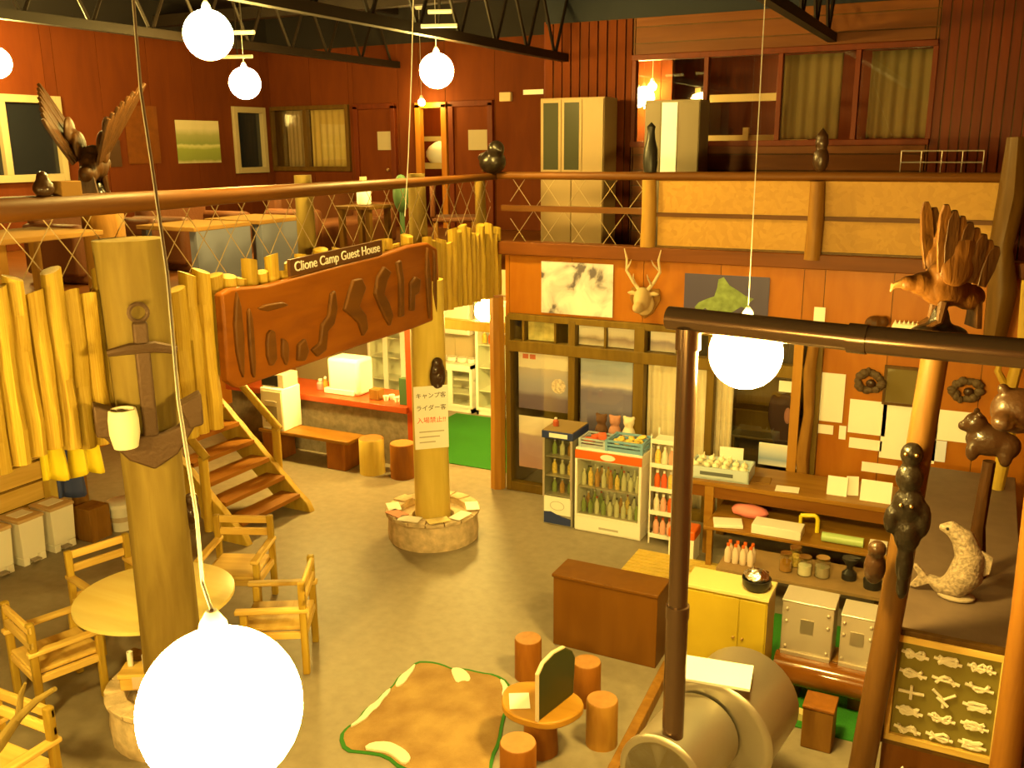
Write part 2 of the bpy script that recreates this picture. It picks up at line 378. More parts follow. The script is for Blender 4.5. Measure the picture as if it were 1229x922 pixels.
# glazed front
gl = T('window_1', 'olive-brown framed glass front with transom panes behind the coolers', 'window', (0, YB, 0), kind='structure')
def fr(a, b, d=.07, m=olivewood): return MB().bb((a[0], -d, a[1]), (b[0], .05, b[1])).build('frame_bar', m, gl, bevel=.006)
xm = [gx0, -4.42, -3.55, -2.68, gx1]
fr((gx0, 2.28), (gx1, 2.36)); fr((gx0, 1.88), (gx1, 2.02), .09); fr((gx0, 0), (gx1, .12))
for x, wd in zip(xm, (.07, .09, .13, .09, .09)): fr((x - wd / 2, .0), (x + wd / 2, 2.32), .08)
for x in (-5.1, -4.66, -4.0, -3.1): fr((x - .015, 2.02), (x + .015, 2.3), .04)
for a, b in zip(xm, xm[1:]):
    MB().bb((a + .04, .0, .12), (b - .04, .008, 1.9)).build('pane', glassm, gl)
    MB().bb((a + .04, .0, 2.02), (b - .04, .008, 2.29)).build('pane', glassm, gl)
# upper inner window
gw = T('window_2', 'wide brown framed inner window with drawn curtains over the balcony', 'window', (0, YU, 0), kind='structure')
for a, b in (((xb, 4.38), (xc, 4.45)), ((xb, 5.47), (xc, 5.54))): MB().bb((a[0], -.08, a[1]), (b[0], .06, b[1])).build('frame_bar', redboard, gw, bevel=.006)
for px in (762, 848, 936, 1028, 1119):
    x = X(px, YU, 110); MB().bb((x - .03, -.06, 4.44), (x + .03, .05, 5.5)).build('frame_bar', redboard, gw, bevel=.006)
MB().bb((xb + .03, 0, 4.44), (xc - .03, .008, 5.48)).build('pane', glassm, gw)
# lit room behind it
rm = MB(); rm.bb((-5.6, 15.3, 3.0), (1.6, 15.4, 6.0)); rm.bb((-5.7, YU + .1, 3.0), (-5.6, 15.4, 6.0)); rm.bb((-5.7, YU + .1, 5.98), (1.6, 15.4, 6.04))
one('wall_inner_room', rm, redboard, 'red-brown wall of the lit room behind the inner window', 'wall', kind='structure')
# white windows of the upper side wall
def white_window(n, a, b, z0, z1, label, mull=None):
    g = T('window_%d' % n, label, 'window', (XU, 0, 0), kind='structure')
    fm = mat('aluminium_frame', (0.372, 0.3, 0.18), .4)
    for q in ((a, a + .09, z0, z1), (b - .09, b, z0, z1), (a + .09, b - .09, z0, z0 + .1), (a + .09, b - .09, z1 - .1, z1)): MB().bb((-.05, q[0], q[2]), (.07, q[1], q[3])).build('frame_bar', fm, g, bevel=.005)
    if mull: MB().bb((-.04, mull - .05, z0 + .1), (.066, mull + .05, z1 - .1)).build('frame_bar', fm, g, bevel=.005)
    MB().bb((-.03, a + .05, z0 + .05), (-.01, b - .05, z1 - .05)).build('pane', nightpane, g)
white_window(3, *lw1, 3.98, 5.12, 'large white framed window dark with night, beside the wide-winged eagle', on(3, 160, 'x', XU).y)
white_window(4, *lw2, 3.98, 5.1, 'narrow white framed window dark with night, beside the green poster')
g5 = T('window_5', 'dark framed sliding window with yellow curtains in the far upper wall', 'window', (0, YF, 0), kind='structure')
mid = X(369, YF, 160)
for q in ((fw[0], fw[0] + .07, 4, 5.12), (fw[1] - .07, fw[1], 4, 5.12), (mid - .04, mid + .04, 4.08, 5.05), (fw[0] + .07, fw[1] - .07, 4, 4.08), (fw[0] + .07, fw[1] - .07, 5.05, 5.12)): MB().bb((q[0], -.07, q[2]), (q[1], .04, q[3])).build('frame_bar', darkwood, g5, bevel=.005)
for q in ((fw[0] + .05, mid - .03), (mid + .03, fw[1] - .05)): MB().bb((q[0], -.02, 4.06), (q[1], -.012, 5.06)).build('pane', glassm, g5)
# room seen through the open upper doorway
d0 = MB(); d0.bb((dw[0] - 1.2, 15.3, 3), (dw[1] + 1.0, 15.4, 6)); d0.bb((dw[0] - 1.3, 14.05, 3), (dw[0] - 1.2, 15.4, 6)); d0.bb((dw[1] + 1.0, 14.05, 3), (dw[1] + 1.1, 15.4, 6)); d0.bb((dw[0] - 1.3, 13.9, 2.98), (dw[1] + 1.1, 15.4, 3.08)); d0.bb((dw[0] - 1.3, 13.9, 6), (dw[1] + 1.1, 15.4, 6.05))
one('wall_bunk_room', d0, redboard, 'wall of the lit bunk room behind the open upper doorway', 'wall', kind='structure')
# mezzanine doors
def door(n, x0, x1, label, note=None, m=plydark):
    d = T('door_%d' % n, label, 'door', (0, YF, 3.08), kind='structure')
    MB().bb((x0, -.05, 0), (x1, -.013, 1.95)).build('leaf', m, d, bevel=.006)
    for q in ((x0 - .09, x0), (x1, x1 + .09)): MB().bb((q[0], -.09, 0), (q[1], -.013, 2.0)).build('jamb', redboard, d, bevel=.006)
    MB().bb((x0 - .09, -.09, 1.95), (x1 + .09, -.013, 2.04)).build('lintel', redboard, d, bevel=.006)
    MB().ball((x1 - .08, -.09, .95), .03).build('door_knob', brass, d)
door(1, X(433, YF, 160), X(472, YF, 160), 'brown upper door with a notice, beside the curtained far window')
door(2, X(547, YF, 160), X(588, YF, 160), 'brown upper door with a notice, nearest the white cabinet')
fj = T('door_3', 'open upper doorway with pale jambs onto the lit bunk room', 'doorway', (0, YF, 3.08), kind='structure')
for x in dw: MB().bb((x - .05, -.1, 0), (x + .05, .02, 2.0)).build('jamb', ply, fj, bevel=.006)
MB().bb((dw[0] - .05, -.1, 1.94), (dw[1] + .05, .02, 2.03)).build('lintel', ply, fj, bevel=.006)
# steel lattice trusses running towards the far wall
def truss(label, x, y0, y1, z=5.62):
    t = T('roof_truss', label, 'truss', (x, 0, z), group='steel roof trusses')
    MB().bb((-.05, y0, -.05), (.05, y1, .05)).build('lower_chord', trussm, t)
    MB().bb((-.05, y0, .78), (.05, y1, .88)).build('upper_chord', trussm, t)
    y = y0; k = 0; me = None
    while y < y1 - .35:
        a, b = (0, .8) if k % 2 == 0 else (.8, 0)
        MB().tube([(0, y, a), (0, y + .42, b)], .022, 5).build('web_bar', trussm, t); y += .42; k += 1
truss('dark steel truss over the counter side of the hall', X(1000, YU, 42), 1, YU - .02, 5.62)
truss('dark steel truss over the log palisade', X(680, YU, 62), 1, YU - .02, 5.55)
truss('dark steel truss over the mezzanine seating', -9.0, 1, YF - .02, 5.72)
for i, (y, z, lab) in enumerate(((11.3, 6.3, 'dark cross purlin nearest the balcony wall'), (8.3, 6.3, 'dark cross purlin above the staircase'), (5.3, 6.3, 'dark cross purlin above the round table'))):
    one('roof_purlin', MB().bb((XU, y - .08, z - .08), (1.6, y + .08, z + .08)), trussm, lab, 'beam', group='cross purlins under the roof')

# ================================================================== GLOBE LAMPS
def lamp(px, py, dep, dia, label, top=6.4, cordpts=None, m=globem, canopy=True):
    c = at(px, py, dep); r = dia / 2
    t = T('globe_lamp', label, 'lamp', c, group='round globe lamps')
    MB().ball((0, 0, 0), r, 32, 20).build('globe', m, t)
    MB().lathe([(.03, r - .012), (.034, r), (.03, r + .03), (.012, r + .06)], n=14).build('cap', white, t)
    pts = [Vector(p) - c for p in cordpts] if cordpts else []
    MB().tube([(0, 0, r + .06)] + pts + ([(0, 0, top - c.z)] if not pts else []), .003 if dep > 4 else .0045, 6).build('cord', cordw, t)
    if canopy: MB().lathe([(.09, top - c.z - .03), (.05, top - c.z - .08)], n=14).build('ceiling_rose', white, t)
    return t
lamp(250, 42, 7.0, .36, 'large lit globe hanging above the palisade sign', 6.58)
lamp(294, 100, 11.0, .36, 'lit globe hanging before the green poster', 6.58)
lamp(524, 85, 9.9, .36, 'lit globe hanging before the open upper doorway', 6.58)
lamp(-6, 75, 11.0, .36, 'lit globe by the large white window', 6.58)
lamp(895, 424, 5.45, .42, 'lit globe hanging just behind the horizontal stovepipe', 6.58)
c0 = at(265, 850, 2.1)
cp = [at(x, y, d) for x, y, d in ((243, 700, 2.16), (236, 620, 2.2), (214, 480, 2.28), (201, 330, 2.36), (184, 210, 2.45), (169, 110, 2.52), (160, 0, 2.6), (158, -110, 2.68), (157, -330, 2.85))]
cp.append(Vector((cp[-1].x, cp[-1].y, 6.55)))
lamp(265, 850, 2.1, .36, 'very large lit globe hanging low on a slack white cord', cordpts=cp, canopy=False)
lamp(583, 373, 13.2, .32, 'lit globe under the mezzanine in the kitchen', 2.86, m=kitglobe)
lamp(765, 118, 13.4, .26, 'lit globe seen through the wide inner window', 5.96, m=bulbdim)
lamp(506, 123, 15.1, .11, 'small lit globe hanging at the corner of the bunk room doorway', 6.58)
bl = T('globe_lamp', 'added unseen globe lighting the bunk room behind the open upper doorway', 'lamp', (dw[0] + .35, 14.75, 5.5), 0, 'round globe lamps'); MB().ball((0, 0, 0), .12, 24, 14).build('globe', globem, bl); MB().lathe([(.03, .112), (.03, .14), (.012, .16)], n=12).build('cap', white, bl); MB().tube([(0, 0, .15), (0, 0, .5)], .004, 5).build('cord', cordw, bl)  # globe added out of sight to brighten the bedding
lamp(783, 104, 13.6, .12, 'small lit pear lamp beside the globe behind the inner window', 5.96, m=bulbdim)
one('hanging_wire', MB().tube([at(497, -40, 7.0), at(494, 90, 7.05), at(490, 190, 7.15), at(486, 260, 7.2)], .004, 5), cordw, 'thin pale wire hanging in front of the upper doors', 'wire')
for (px, py, dep, ln, lab) in ((290, 39, 8.5, .24, 'short pale ceiling tube beside the large globe'), (285, 68, 10.3, .34, 'short pale ceiling tube above the poster globe'), (528, 14, 8.6, .22, 'short pale ceiling tube high before the upper doorway'), (527, 31, 9.2, .36, 'slanted pale ceiling tube above the doorway globe')):
    p = at(px, py, dep); t = T('ceiling_tube', lab, 'light fitting', p, math.radians(20), 'unlit ceiling tubes')
    MB().tube([(-ln / 2, 0, 0), (ln / 2, 0, 0)], .02, 8).build('tube', white, t)
    MB().tube([(0, 0, .015), (0, 0, 6.58 - p.z)], .008, 5).build('rod', trussm, t)

# ================================================================== PALISADE, RAILS, SIGN
def logmesh(name, seed, n=9):
    random.seed(seed); vs = []; fs = []; K = 6; ph = random.uniform(0, 6)
    for i in range(K):
        ox, oy = (random.uniform(-.12, .12), random.uniform(-.12, .12)) if 0 < i < K - 1 else (0, 0)
        for k in range(n):
            rr = 1 + random.uniform(-.07, .07); q = 2 * PI * k / n
            vs.append((ox + rr * math.cos(q), oy + rr * math.sin(q), i / (K - 1) + (.02 * math.cos(q + ph) if i == K - 1 else 0)))
    for i in range(K - 1):
        for k in range(n): fs.append((i * n + k, i * n + (k + 1) % n, (i + 1) * n + (k + 1) % n, (i + 1) * n + k))
    fs += [tuple(reversed(range(n))), tuple((K - 1) * n + k for k in range(n))]
    return MB().add(vs, fs).mesh(name, pine)
logs = [logmesh('log', i) for i in range(6)]
random.seed(11)
pal = T('log_palisade', 'balustrade of upright peeled pine logs along the mezzanine edge', 'palisade', (XL, 0, 0))
MB().bb((-.11, 3.0, 3.02), (-.065, 10.55, 3.14)).build('fixing_rail', raillog, pal)
MB().bb((-.11, 3.0, 2.62), (-.065, 10.55, 2.72)).build('fixing_rail', raillog, pal)
y = 3.15; i = 0
while y < 10.5:
    far = y > 8.72
    r = random.uniform(.05, .058) if far else random.uniform(.058, .07)
    zt = random.uniform(3.3, 3.5) + (.02 if far else 0); zb = random.uniform(2.42, 2.5)
    if 5.35 < y < 8.72: zb = 2.62; zt = random.uniform(3.36, 3.52)
    if 5.1 < y < 5.4: zb = 2.2
    if far: zb = 2.57 + random.uniform(0, .03)
    if y < 4.6: zt = random.uniform(3.42, 3.66); zb = 2.38 + .1 * random.random()
    link_mesh('log', logs[i % 6], pal, (random.uniform(-.008, .008), y + r, zb), (0, 0, random.uniform(0, 6)), (r, r, zt - zb))
    y += 2 * r + .004; i += 1
# log hand rail and its posts along the mezzanine
one('log_handrail', MB().tube([(XL - .05, 2.4, 4.03), (XL - .04, 3.8, 4.04), (XL - .06, 5.4, 4.03), (XL - .05, 7.0, 4.035), (XL - .04, 8.6, 4.035), (XL - .05, 10.55, 4.045)], [.085, .08, .07, .06, .05, .04], 12, .04), raillog, 'long reddish log handrail above the palisade', 'handrail')
def post(name, label, x, y, z0, z1, r, m, group=None, lean=(0, 0), n=12):
    h = z1 - z0
    return one(name, MB().tube([(0, 0, 0), (lean[0] * .5 + .01, lean[1] * .5, h * .5), (lean[0], lean[1], h)], [r * 1.05, r, r * .93], n, .06), m, label, 'post', (x, y, z0), 0, group)
post('rail_post', 'weathered grey log rail post behind the name board', XL - .2, on(364, 230, 'x', XL - .2).y, 3.08, 4.16, .085, barkgrey)
post('rail_post', 'weathered grey log rail post beside the palisade end of the carved sign', XL - .2, on(500, 230, 'x', XL - .2).y, 3.08, 4.12, .10, barkgrey)
post('rail_post', 'slim brown rail post near the corner of the two balconies', XL - .15, 10.3, 3.08, 4.0, .07, olivewood)
# rope nets
def net(label, A, B, z0, z1, n):
    A = Vector(A); B = Vector(B); L = (B - A).length; b = MB(); h = z1 - z0; st = h * .55
    k = -h
    e = (B - A).normalized()
    while k < L:
        for s_ in (0, 1):
            p0, p1 = (k, 0), (k + h * .75, h)
            if s_: p0, p1 = (k, h), (k + h * .75, 0)
            a0 = max(p0[0], 0); a1 = min(p1[0], L)
            if a1 - a0 < .03: continue
            f0 = (a0 - p0[0]) / (p1[0] - p0[0]); f1 = (a1 - p0[0]) / (p1[0] - p0[0])
            za = p0[1] + f0 * (p1[1] - p0[1]); zb = p0[1] + f1 * (p1[1] - p0[1])
            P0 = A + e * a0; P1 = A + e * a1
            b.tube([(P0.x, P0.y, z0 + za), (P1.x, P1.y, z0 + zb)], .0045, 4)
        k += st * .95
    o = one('rope_net', b, netm, label, 'net', group='rope nets under the handrails'); return o
net('diamond rope net under the handrail above the palisade', (XL - .06, 2.6, 0), (XL - .06, 10.4, 0), 3.42, 4.0, 0)
net('diamond rope net on the balcony in front of the white cabinet', (-5.3, YB + .03, 0), (-3.5, YB + .03, 0), 3.26, 4.02, 0)
# back balcony rail
one('balcony_handrail', MB().tube([(-5.45, YB, 4.055), (-3.4, YB, 4.06), (-1.6, YB, 4.07), (.15, YB, 4.07)], [.045, .05, .05, .05], 10, .04), raillogx, 'brown log handrail along the balcony above the plywood wall', 'handrail')
one('balcony_midrail', MB().bb((-5.4, YB - .03, 3.63), (-3.45, YB + .02, 3.7)), raillogx, 'brown middle rail of the balcony before the white cabinet', 'rail')
xp = X(980, YB, 250)
post('balcony_post', 'stout log post at the netted end of the balcony rail', X(779, YB, 250), YB - .02, 3.26, 4.02, .085, wood('balcony_post_wood', (.40, .24, .12), (.29, .16, .07), 2, 4, .12, .5, .3, .05))
post('balcony_post', 'knobby log post midway along the chipboard balcony front', xp, YB - .06, 3.2, 4.02, .085, brownlog)
ob = T('chipboard_front', 'golden chipboard balcony front in four panels with brown rails', 'balustrade', (0, YB, 0))
for a, b in ((-3.4, xp), (xp, .12)):
    for z0, z1 in ((3.28, 3.625), (3.655, 4.02)): MB().bb((a + .01, .0, z0), (b - .01, .02, z1)).build('panel', osbm, ob)
MB().bb((-3.4, -.035, 3.61), (.12, .0, 3.655)).build('rail', raillogx, ob); MB().bb((-3.4, -.04, 3.225), (-.55, .0, 3.28)).build('rail', darkwood, ob)
# carved sign
sg = T('carved_sign', 'long dark carved timber sign hung on the palisade', 'sign', (-5.3, 0, 0))
top = [(8.74, 3.34), (8.55, 3.42), (8.2, 3.42), (7.6, 3.37), (7.0, 3.35), (6.4, 3.32), (6.0, 3.30), (5.6, 3.33), (5.48, 3.30)]
poly = [(5.47, 2.6), (5.58, 2.52), (6.4, 2.53), (7.3, 2.55), (8.2, 2.55), (8.70, 2.57), (8.78, 2.66)] + top
MB().prism(poly, -.07, .02).build('slab', carved, sg, bevel=.02)
random.seed(5)
def blobp(cy, cz, ry, rz, n=9):
    return [(cy + ry * math.cos(2 * PI * k / n) * random.uniform(.75, 1.2), cz + rz * math.sin(2 * PI * k / n) * random.uniform(.8, 1.15)) for k in range(n)]
for cy, cz, ry, rz in ((5.62, 2.93, .045, .34), (5.75, 2.9, .035, .3), (5.98, 2.78, .07, .17), (6.15, 2.72, .05, .12), (8.5, 3.0, .04, .36), (8.64, 3.0, .03, .34), (6.05, 3.12, .2, .03)):
    MB().prism(blobp(cy, cz, ry, rz), .0, .05).build('relief_trunk', relief, sg, bevel=.012)
for P_ in ([(6.5, 2.66), (6.62, 2.70), (6.66, 2.86), (6.76, 2.92), (6.82, 3.12), (6.88, 3.14), (6.9, 2.98), (6.84, 2.84), (6.74, 2.78), (6.7, 2.62), (6.58, 2.58)],
           [(7.0, 2.94), (7.08, 3.08), (7.16, 3.2), (7.3, 3.2), (7.36, 3.1), (7.3, 3.02), (7.24, 2.94), (7.34, 2.84), (7.36, 2.7), (7.28, 2.64), (7.22, 2.78), (7.12, 2.86)],
           [(7.5, 3.02), (7.56, 3.18), (7.68, 3.27), (7.8, 3.2), (7.72, 3.12), (7.66, 3.0), (7.74, 2.9), (7.8, 2.76), (7.74, 2.66), (7.66, 2.76), (7.58, 2.88)],
           [(7.92, 2.72), (7.94, 3.1), (7.9, 3.28), (7.98, 3.3), (8.02, 3.1), (8.0, 2.72)],
           [(8.12, 2.76), (8.14, 3.04), (8.24, 3.1), (8.34, 3.06), (8.3, 2.92), (8.22, 2.9), (8.2, 2.74)],
           [(6.3, 2.6), (6.32, 2.74), (6.42, 2.78), (6.46, 2.66), (6.4, 2.58)]):
    MB().prism(P_, .0, .055).build('relief_figure', relief, sg, bevel=.015)
nb = T('name_board', 'narrow dark name board with white lettering above the carved sign', 'sign', (-5.31, 0, 0))
MB().prism([(6.33, 3.33), (7.72, 3.38), (7.72, 3.52), (6.33, 3.475)], -.02, .012).build('board', mat('name_board_brown', (.10, .04, .014), .5), nb)
text('lettering', 'Clione Camp Guest House', .118, white, nb, (.014, 7.03, 3.427), (PI / 2, 0, PI / 2), .003, .0008)
nb.children[-1].rotation_euler = (Matrix.Rotation(math.radians(2.0), 3, 'X') @ Matrix(((0, 0, 1), (1, 0, 0), (0, 1, 0)))).to_euler()

# ================================================================== PILLARS
cpx, cpy = -5.43, 8.72
one('log_pillar', MB().tube([(0, 0, 0), (0, 0, 1), (0, 0, 2), (0, 0, 3.0)], [.205, .2, .195, .19], 20, .03), honey, 'smooth honey-coloured log pillar standing in a round stone planter', 'pillar', (cpx, cpy, 0))
one('log_pillar', MB().tube([(0, 0, 0), (.01, 0, 1), (0, .01, 2), (.01, 0, 3.0), (0, 0, 3.8)], [.23, .215, .205, .22, .235], 20, .07), barkgrey, 'weathered grey-brown log pillar carrying the iron anchor', 'pillar', (-5.3, 4.65, 0))
post('corner_post', 'square-hewn orange corner post between kitchen and glass front', -5.47, YB - .05, 0, 2.56, .1, casing, n=8)
def planter(label, x, y, r, h, seed):
    random.seed(seed)
    t = T('stone_planter', label, 'planter', (x, y, 0), 0, 'stone rings round the pillars')
    prof = [(r * .98, 0), (r * 1.0, h * .35), (r * .97, h * .7), (r * .96, h), (r * .74, h), (r * .72, h * .8), (.245, h * .8), (.245, 0)]
    b = MB(); b.lathe(prof, n=28)
    b.v = [(vx * (1 + .03 * noise.noise((vx * 4 + seed, vy * 4, vz * 5))), vy * (1 + .03 * noise.noise((vx * 4, vy * 4 + seed, vz * 5))), vz) for vx, vy, vz in b.v]
    b.build('ring', stonem, t)
    k = 16
    for q in range(k):
        a0, a1 = 2 * PI * q / k + .012, 2 * PI * (q + 1) / k - .012
        vs = []
        hh = h + random.uniform(.0, .03)
        for a in (a0, (a0 + a1) / 2, a1):
            for rr, zz in ((r * .73, h - .02), (r * 1.03, h - .03), (r * 1.04, hh), (r * .72, hh)): vs.append((rr * math.cos(a), rr * math.sin(a), zz))
        MB().add(vs, [(0, 1, 2, 3), (8, 11, 10, 9)] + [(i * 4 + j, i * 4 + (j + 1) % 4, i * 4 + 4 + (j + 1) % 4, i * 4 + 4 + j) for i in range(2) for j in range(4)]).build('cap_stone', stonem, t, bevel=.008)
    return t
planter('round rough stone planter with leaflets at the honey pillar', cpx, cpy, .53, .33, 3)
planter('round pale stone planter with mugs at the weathered pillar', -5.3, 4.65, .50, .36, 9)
random.seed(21)
def paper(label, x, y, z, rz, w_=.21, h_=.15, m=whitep, group=None, tilt=0):
    o = one('leaflet', MB().bb((-w_ / 2, -h_ / 2, 0), (w_ / 2, h_ / 2, .006)), m, label, 'leaflet', (x, y, z), rz, group); o.rotation_euler.x = tilt; return o
for a, rr, lab, m in ((-2.6, .45, 'white leaflet lying on the planter rim, kitchen side', whitep), (-2.1, .46, 'red-edged leaflet on the planter rim under the warning sign', mat('leaflet_red', (.6, .25, .15), .6)), (-1.6, .47, 'pale leaflet on the planter rim below the carved mask', whitep), (-.9, .47, 'yellow leaflet on the planter rim facing the coolers', mat('leaflet_yellow', (.75, .6, .25), .6)), (-.3, .47, 'white leaflet on the planter rim nearest the coolers', whitep), (.4, .46, 'white folded leaflet on the planter rim nearest the green carpet', whitep)):
    paper(lab, cpx + rr * math.cos(a), cpy + rr * math.sin(a), .366, a + PI / 2 + .2, .25, .15, m)
# warning sign and carved mask on the honey pillar
ws = T('warning_sign', 'white Japanese warning sign tied to the honey pillar', 'sign', (cpx + .14, cpy - .20, 1.5), math.radians(42))
MB().bb((-.19, -.012, -.36), (.19, .0, .36)).build('board', whitep, ws, bevel=.004)
dk = mat('sign_black', (.05, .04, .03), .6)
text('lettering', 'キャンプ客', .068, dk, ws, (0, -.015, .25), (PI / 2, 0, 0), .001, 0)
text('lettering', 'ライダー客', .068, dk, ws, (0, -.015, .11), (PI / 2, 0, 0), .001, 0)
text('lettering', '入場禁止!!', .072, mat('sign_red', (.75, .08, .02), .6), ws, (0, -.015, -.03), (PI / 2, 0, 0), .001, 0)
for k, z in enumerate((-.16, -.22, -.28)): MB().bb((-.14, -.0135, z - .006), (.14 - .05 * k, -.012, z + .006)).build('print_line', mat('sign_grey', (.45, .4, .33), .7), ws)
mk = T('carved_mask', 'dark carved wooden mask above the warning sign', 'carving', (cpx + .19, cpy - .12, 1.96), math.radians(60))
MB().ball((0, 0, 0), (.10, .05, .18), 14, 10).ball((0, -.04, -.02), (.025, .04, .05)).ball((0, 0, .14), (.07, .05, .07)).ball((-.04, -.035, .05), (.03, .02, .016)).ball((.04, -.035, .05), (.03, .02, .016)).ball((0, -.03, -.11), (.05, .03, .02)).build('face', darkcarve, mk, remesh=.012)
# iron anchor on the weathered pillar
an = T('iron_anchor', 'rusty iron ship anchor fixed on the weathered pillar', 'anchor', (-5.075, 4.475, 2.27), math.radians(52))
MB().box((0, 0, .5), (.10, .06, 1.0)).build('shank', ironm, an, bevel=.02)
MB().tube([(-.22, 0, .80), (-.08, -.02, .82), (.08, -.02, .82), (.22, 0, .78)], [.025, .04, .04, .03], 8).build('stock', ironm, an)
MB().prism([(-.35, .48), (-.30, .22), (-.16, .04), (0, -.05), (.16, .04), (.29, .22), (.34, .44), (.25, .36), (.19, .24), (.08, .2), (-.08, .2), (-.19, .24), (-.27, .38)], -.045, .045, 'xz').build('arms', ironm, an, bevel=.015)
for s_ in (-1, 1): MB().prism([(s_ * .35, .47), (s_ * .2, .40), (s_ * .25, .22), (s_ * .35, .24)], -.075, .075, 'xz').build('fluke', ironm, an, bevel=.015)
b = MB(); b.tube([(.06 * math.cos(2 * PI * k / 14), 0, 1.06 + .06 * math.sin(2 * PI * k / 14)) for k in range(15)], .016, 6); b.build('ring', ironm, an)
one('bark_sleeve', MB().lathe([(.08, 0), (.10, .1), (.10, .2), (.09, .27), (.075, .27), (.07, .02)], n=16), ropewhite, 'pale curled bark sleeve tucked beside the anchor arm', 'ornament', (-5.13, 4.30, 2.42))
one('small_mask', MB().ball((0, 0, 0), (.08, .05, .14), 12, 8).ball((0, -.04, -.02), (.03, .05, .05)).ball((0, -.02, .12), (.06, .05, .05)), darkcarve, 'small dark carved figure on the side of the weathered pillar', 'carving', (-5.18, 4.86, 1.72), math.radians(70), remesh=.012)

# ================================================================== STAIRCASE
st = T('staircase', 'open timber staircase with red-brown treads climbing to the mezzanine', 'staircase', (-7.22, 0, 0))
y0, y1 = 7.55, 8.68
N = 14; rise = 3.08 / (N + 1); run = .225
trm = MB().box((0, (y0 + y1) / 2, 0), (.29, y1 - y0 - .1, .05)).mesh('tread', stairw)
for k in range(N): link_mesh('tread', trm, st, (-.23 - run * k, 0, rise * (k + 1)))
for yy, nm in ((y0, 'stringer'), (y1, 'stringer')):
    poly = [(.06, 0), (.0, .12)]
    for k in range(N): poly += [(-.08 - run * k, rise * (k + 1) - .02), (-.17 - run * k, rise * (k + 1) + .05)] if k % 1 == 0 else []
    poly += [(-.23 - run * N, 3.05), (-.23 - run * N, 2.72), (-.36, 0)]
    MB().prism(poly, yy - .045, yy + .045, 'xz').build(nm, pine, st, bevel=.008)
def rail(yy, xa_, za_):
    sl = rise / run
    MB().tube([(xa_, yy, za_), (xa_ - 2.0, yy, za_ + 2.0 * sl)], .05, 10, .05).build('handrail', pine, st)
    MB().tube([(xa_ - .06, yy, .12), (xa_ - .06, yy, za_ + .02)], .055, 10, .05).build('newel', pine, st)
    MB().tube([(xa_ - 1.8, yy, 1.6), (xa_ - 1.8, yy, za_ + 1.8 * sl)], .05, 10, .05).build('newel', pine, st)
rail(y1 + .09, -.46, .98); rail(y0 - .09, -.40, 1.0)

# ================================================================== FURNITURE OF THE HALL
def chair_parts():
    t = T('log_armchair', '', 'chair', group='pine armchairs around the tables')
    for sx in (-1, 1):
        MB().box((sx * .27, .24, .29), (.06, .06, .58)).build('leg', pine, t, bevel=.012)
        MB().box((sx * .27, -.26, .43), (.06, .06, .86)).build('leg', pine, t, bevel=.012)
        MB().box((sx * .27, .0, .60), (.075, .62, .04)).build('armrest', piney, t, bevel=.012)
        MB().box((sx * .27, -.01, .37), (.045, .46, .06)).build('side_rail', piney, t, bevel=.008)
    MB().box((0, .24, .37), (.5, .045, .06)).build('front_rail', pinex, t, bevel=.008)
    MB().box((0, -.26, .37), (.5, .045, .06)).build('back_rail', pinex, t, bevel=.008)
    s_ = MB().box((0, -.005, .42), (.5, .54, .035)).build('seat', pinex, t, bevel=.01)
    for z in (.68, .81): MB().box((0, -.27, z), (.6, .04, .075)).build('back_slat', pinex, t, bevel=.012)
    return t
ch = chair_parts()
def face(dx, dy): return math.atan2(dy, dx) - PI / 2
spots = [((-6.47, 4.52, 0), face(.3, .95), 'pine armchair facing the round table from the wall-less hall side, near the planter mugs'),
         ((-6.86, 5.44, 0), face(.96, -.27), 'pine armchair tucked behind the round table on the bin side'),
         ((-6.24, 6.38, 0), face(.40, -.91), 'pine armchair with two pale back slats by the foot of the stairs'),
         ((-5.22, 5.78, 0), face(-.86, -.5), 'pine armchair side-on to the round table facing the weathered pillar'),
         ((-5.46, 3.24, 0), face(0, -1), 'pine armchair turned away from the round table beside the driftwood branch')]
labs = ['pine armchair pulled up to the round table beside the planter of mugs', spots[1][2], spots[2][2], spots[3][2], spots[4][2]]
ch.location = spots[0][0]; ch.rotation_euler.z = spots[0][1]; ch['label'] = labs[0]
for (l, rz, _), lb in list(zip(spots, labs))[1:]: dup(ch, l, rz, lb)
tb = T('round_table', 'round pale pine table beside the weathered pillar', 'table', (-6.08, 5.22, 0))
MB().lathe([(.64, .645), (.66, .655), (.66, .685), (.65, .69), (.0, .69)], n=48).build('table_top', wood('table_top_pine', (0.95, 0.86, 0.8), (0.86, 0.72, 0.55), 0, 3, .08, .3, .1, 0), tb)
MB().tube([(0, 0, .04), (0, 0, .65)], [.13, .1], 14).build('pedestal', brownlog, tb)
for rz in (0, PI / 2): MB().box((0, 0, .03), (.8, .1, .06), rz).build('foot', brownlog, tb, bevel=.01)
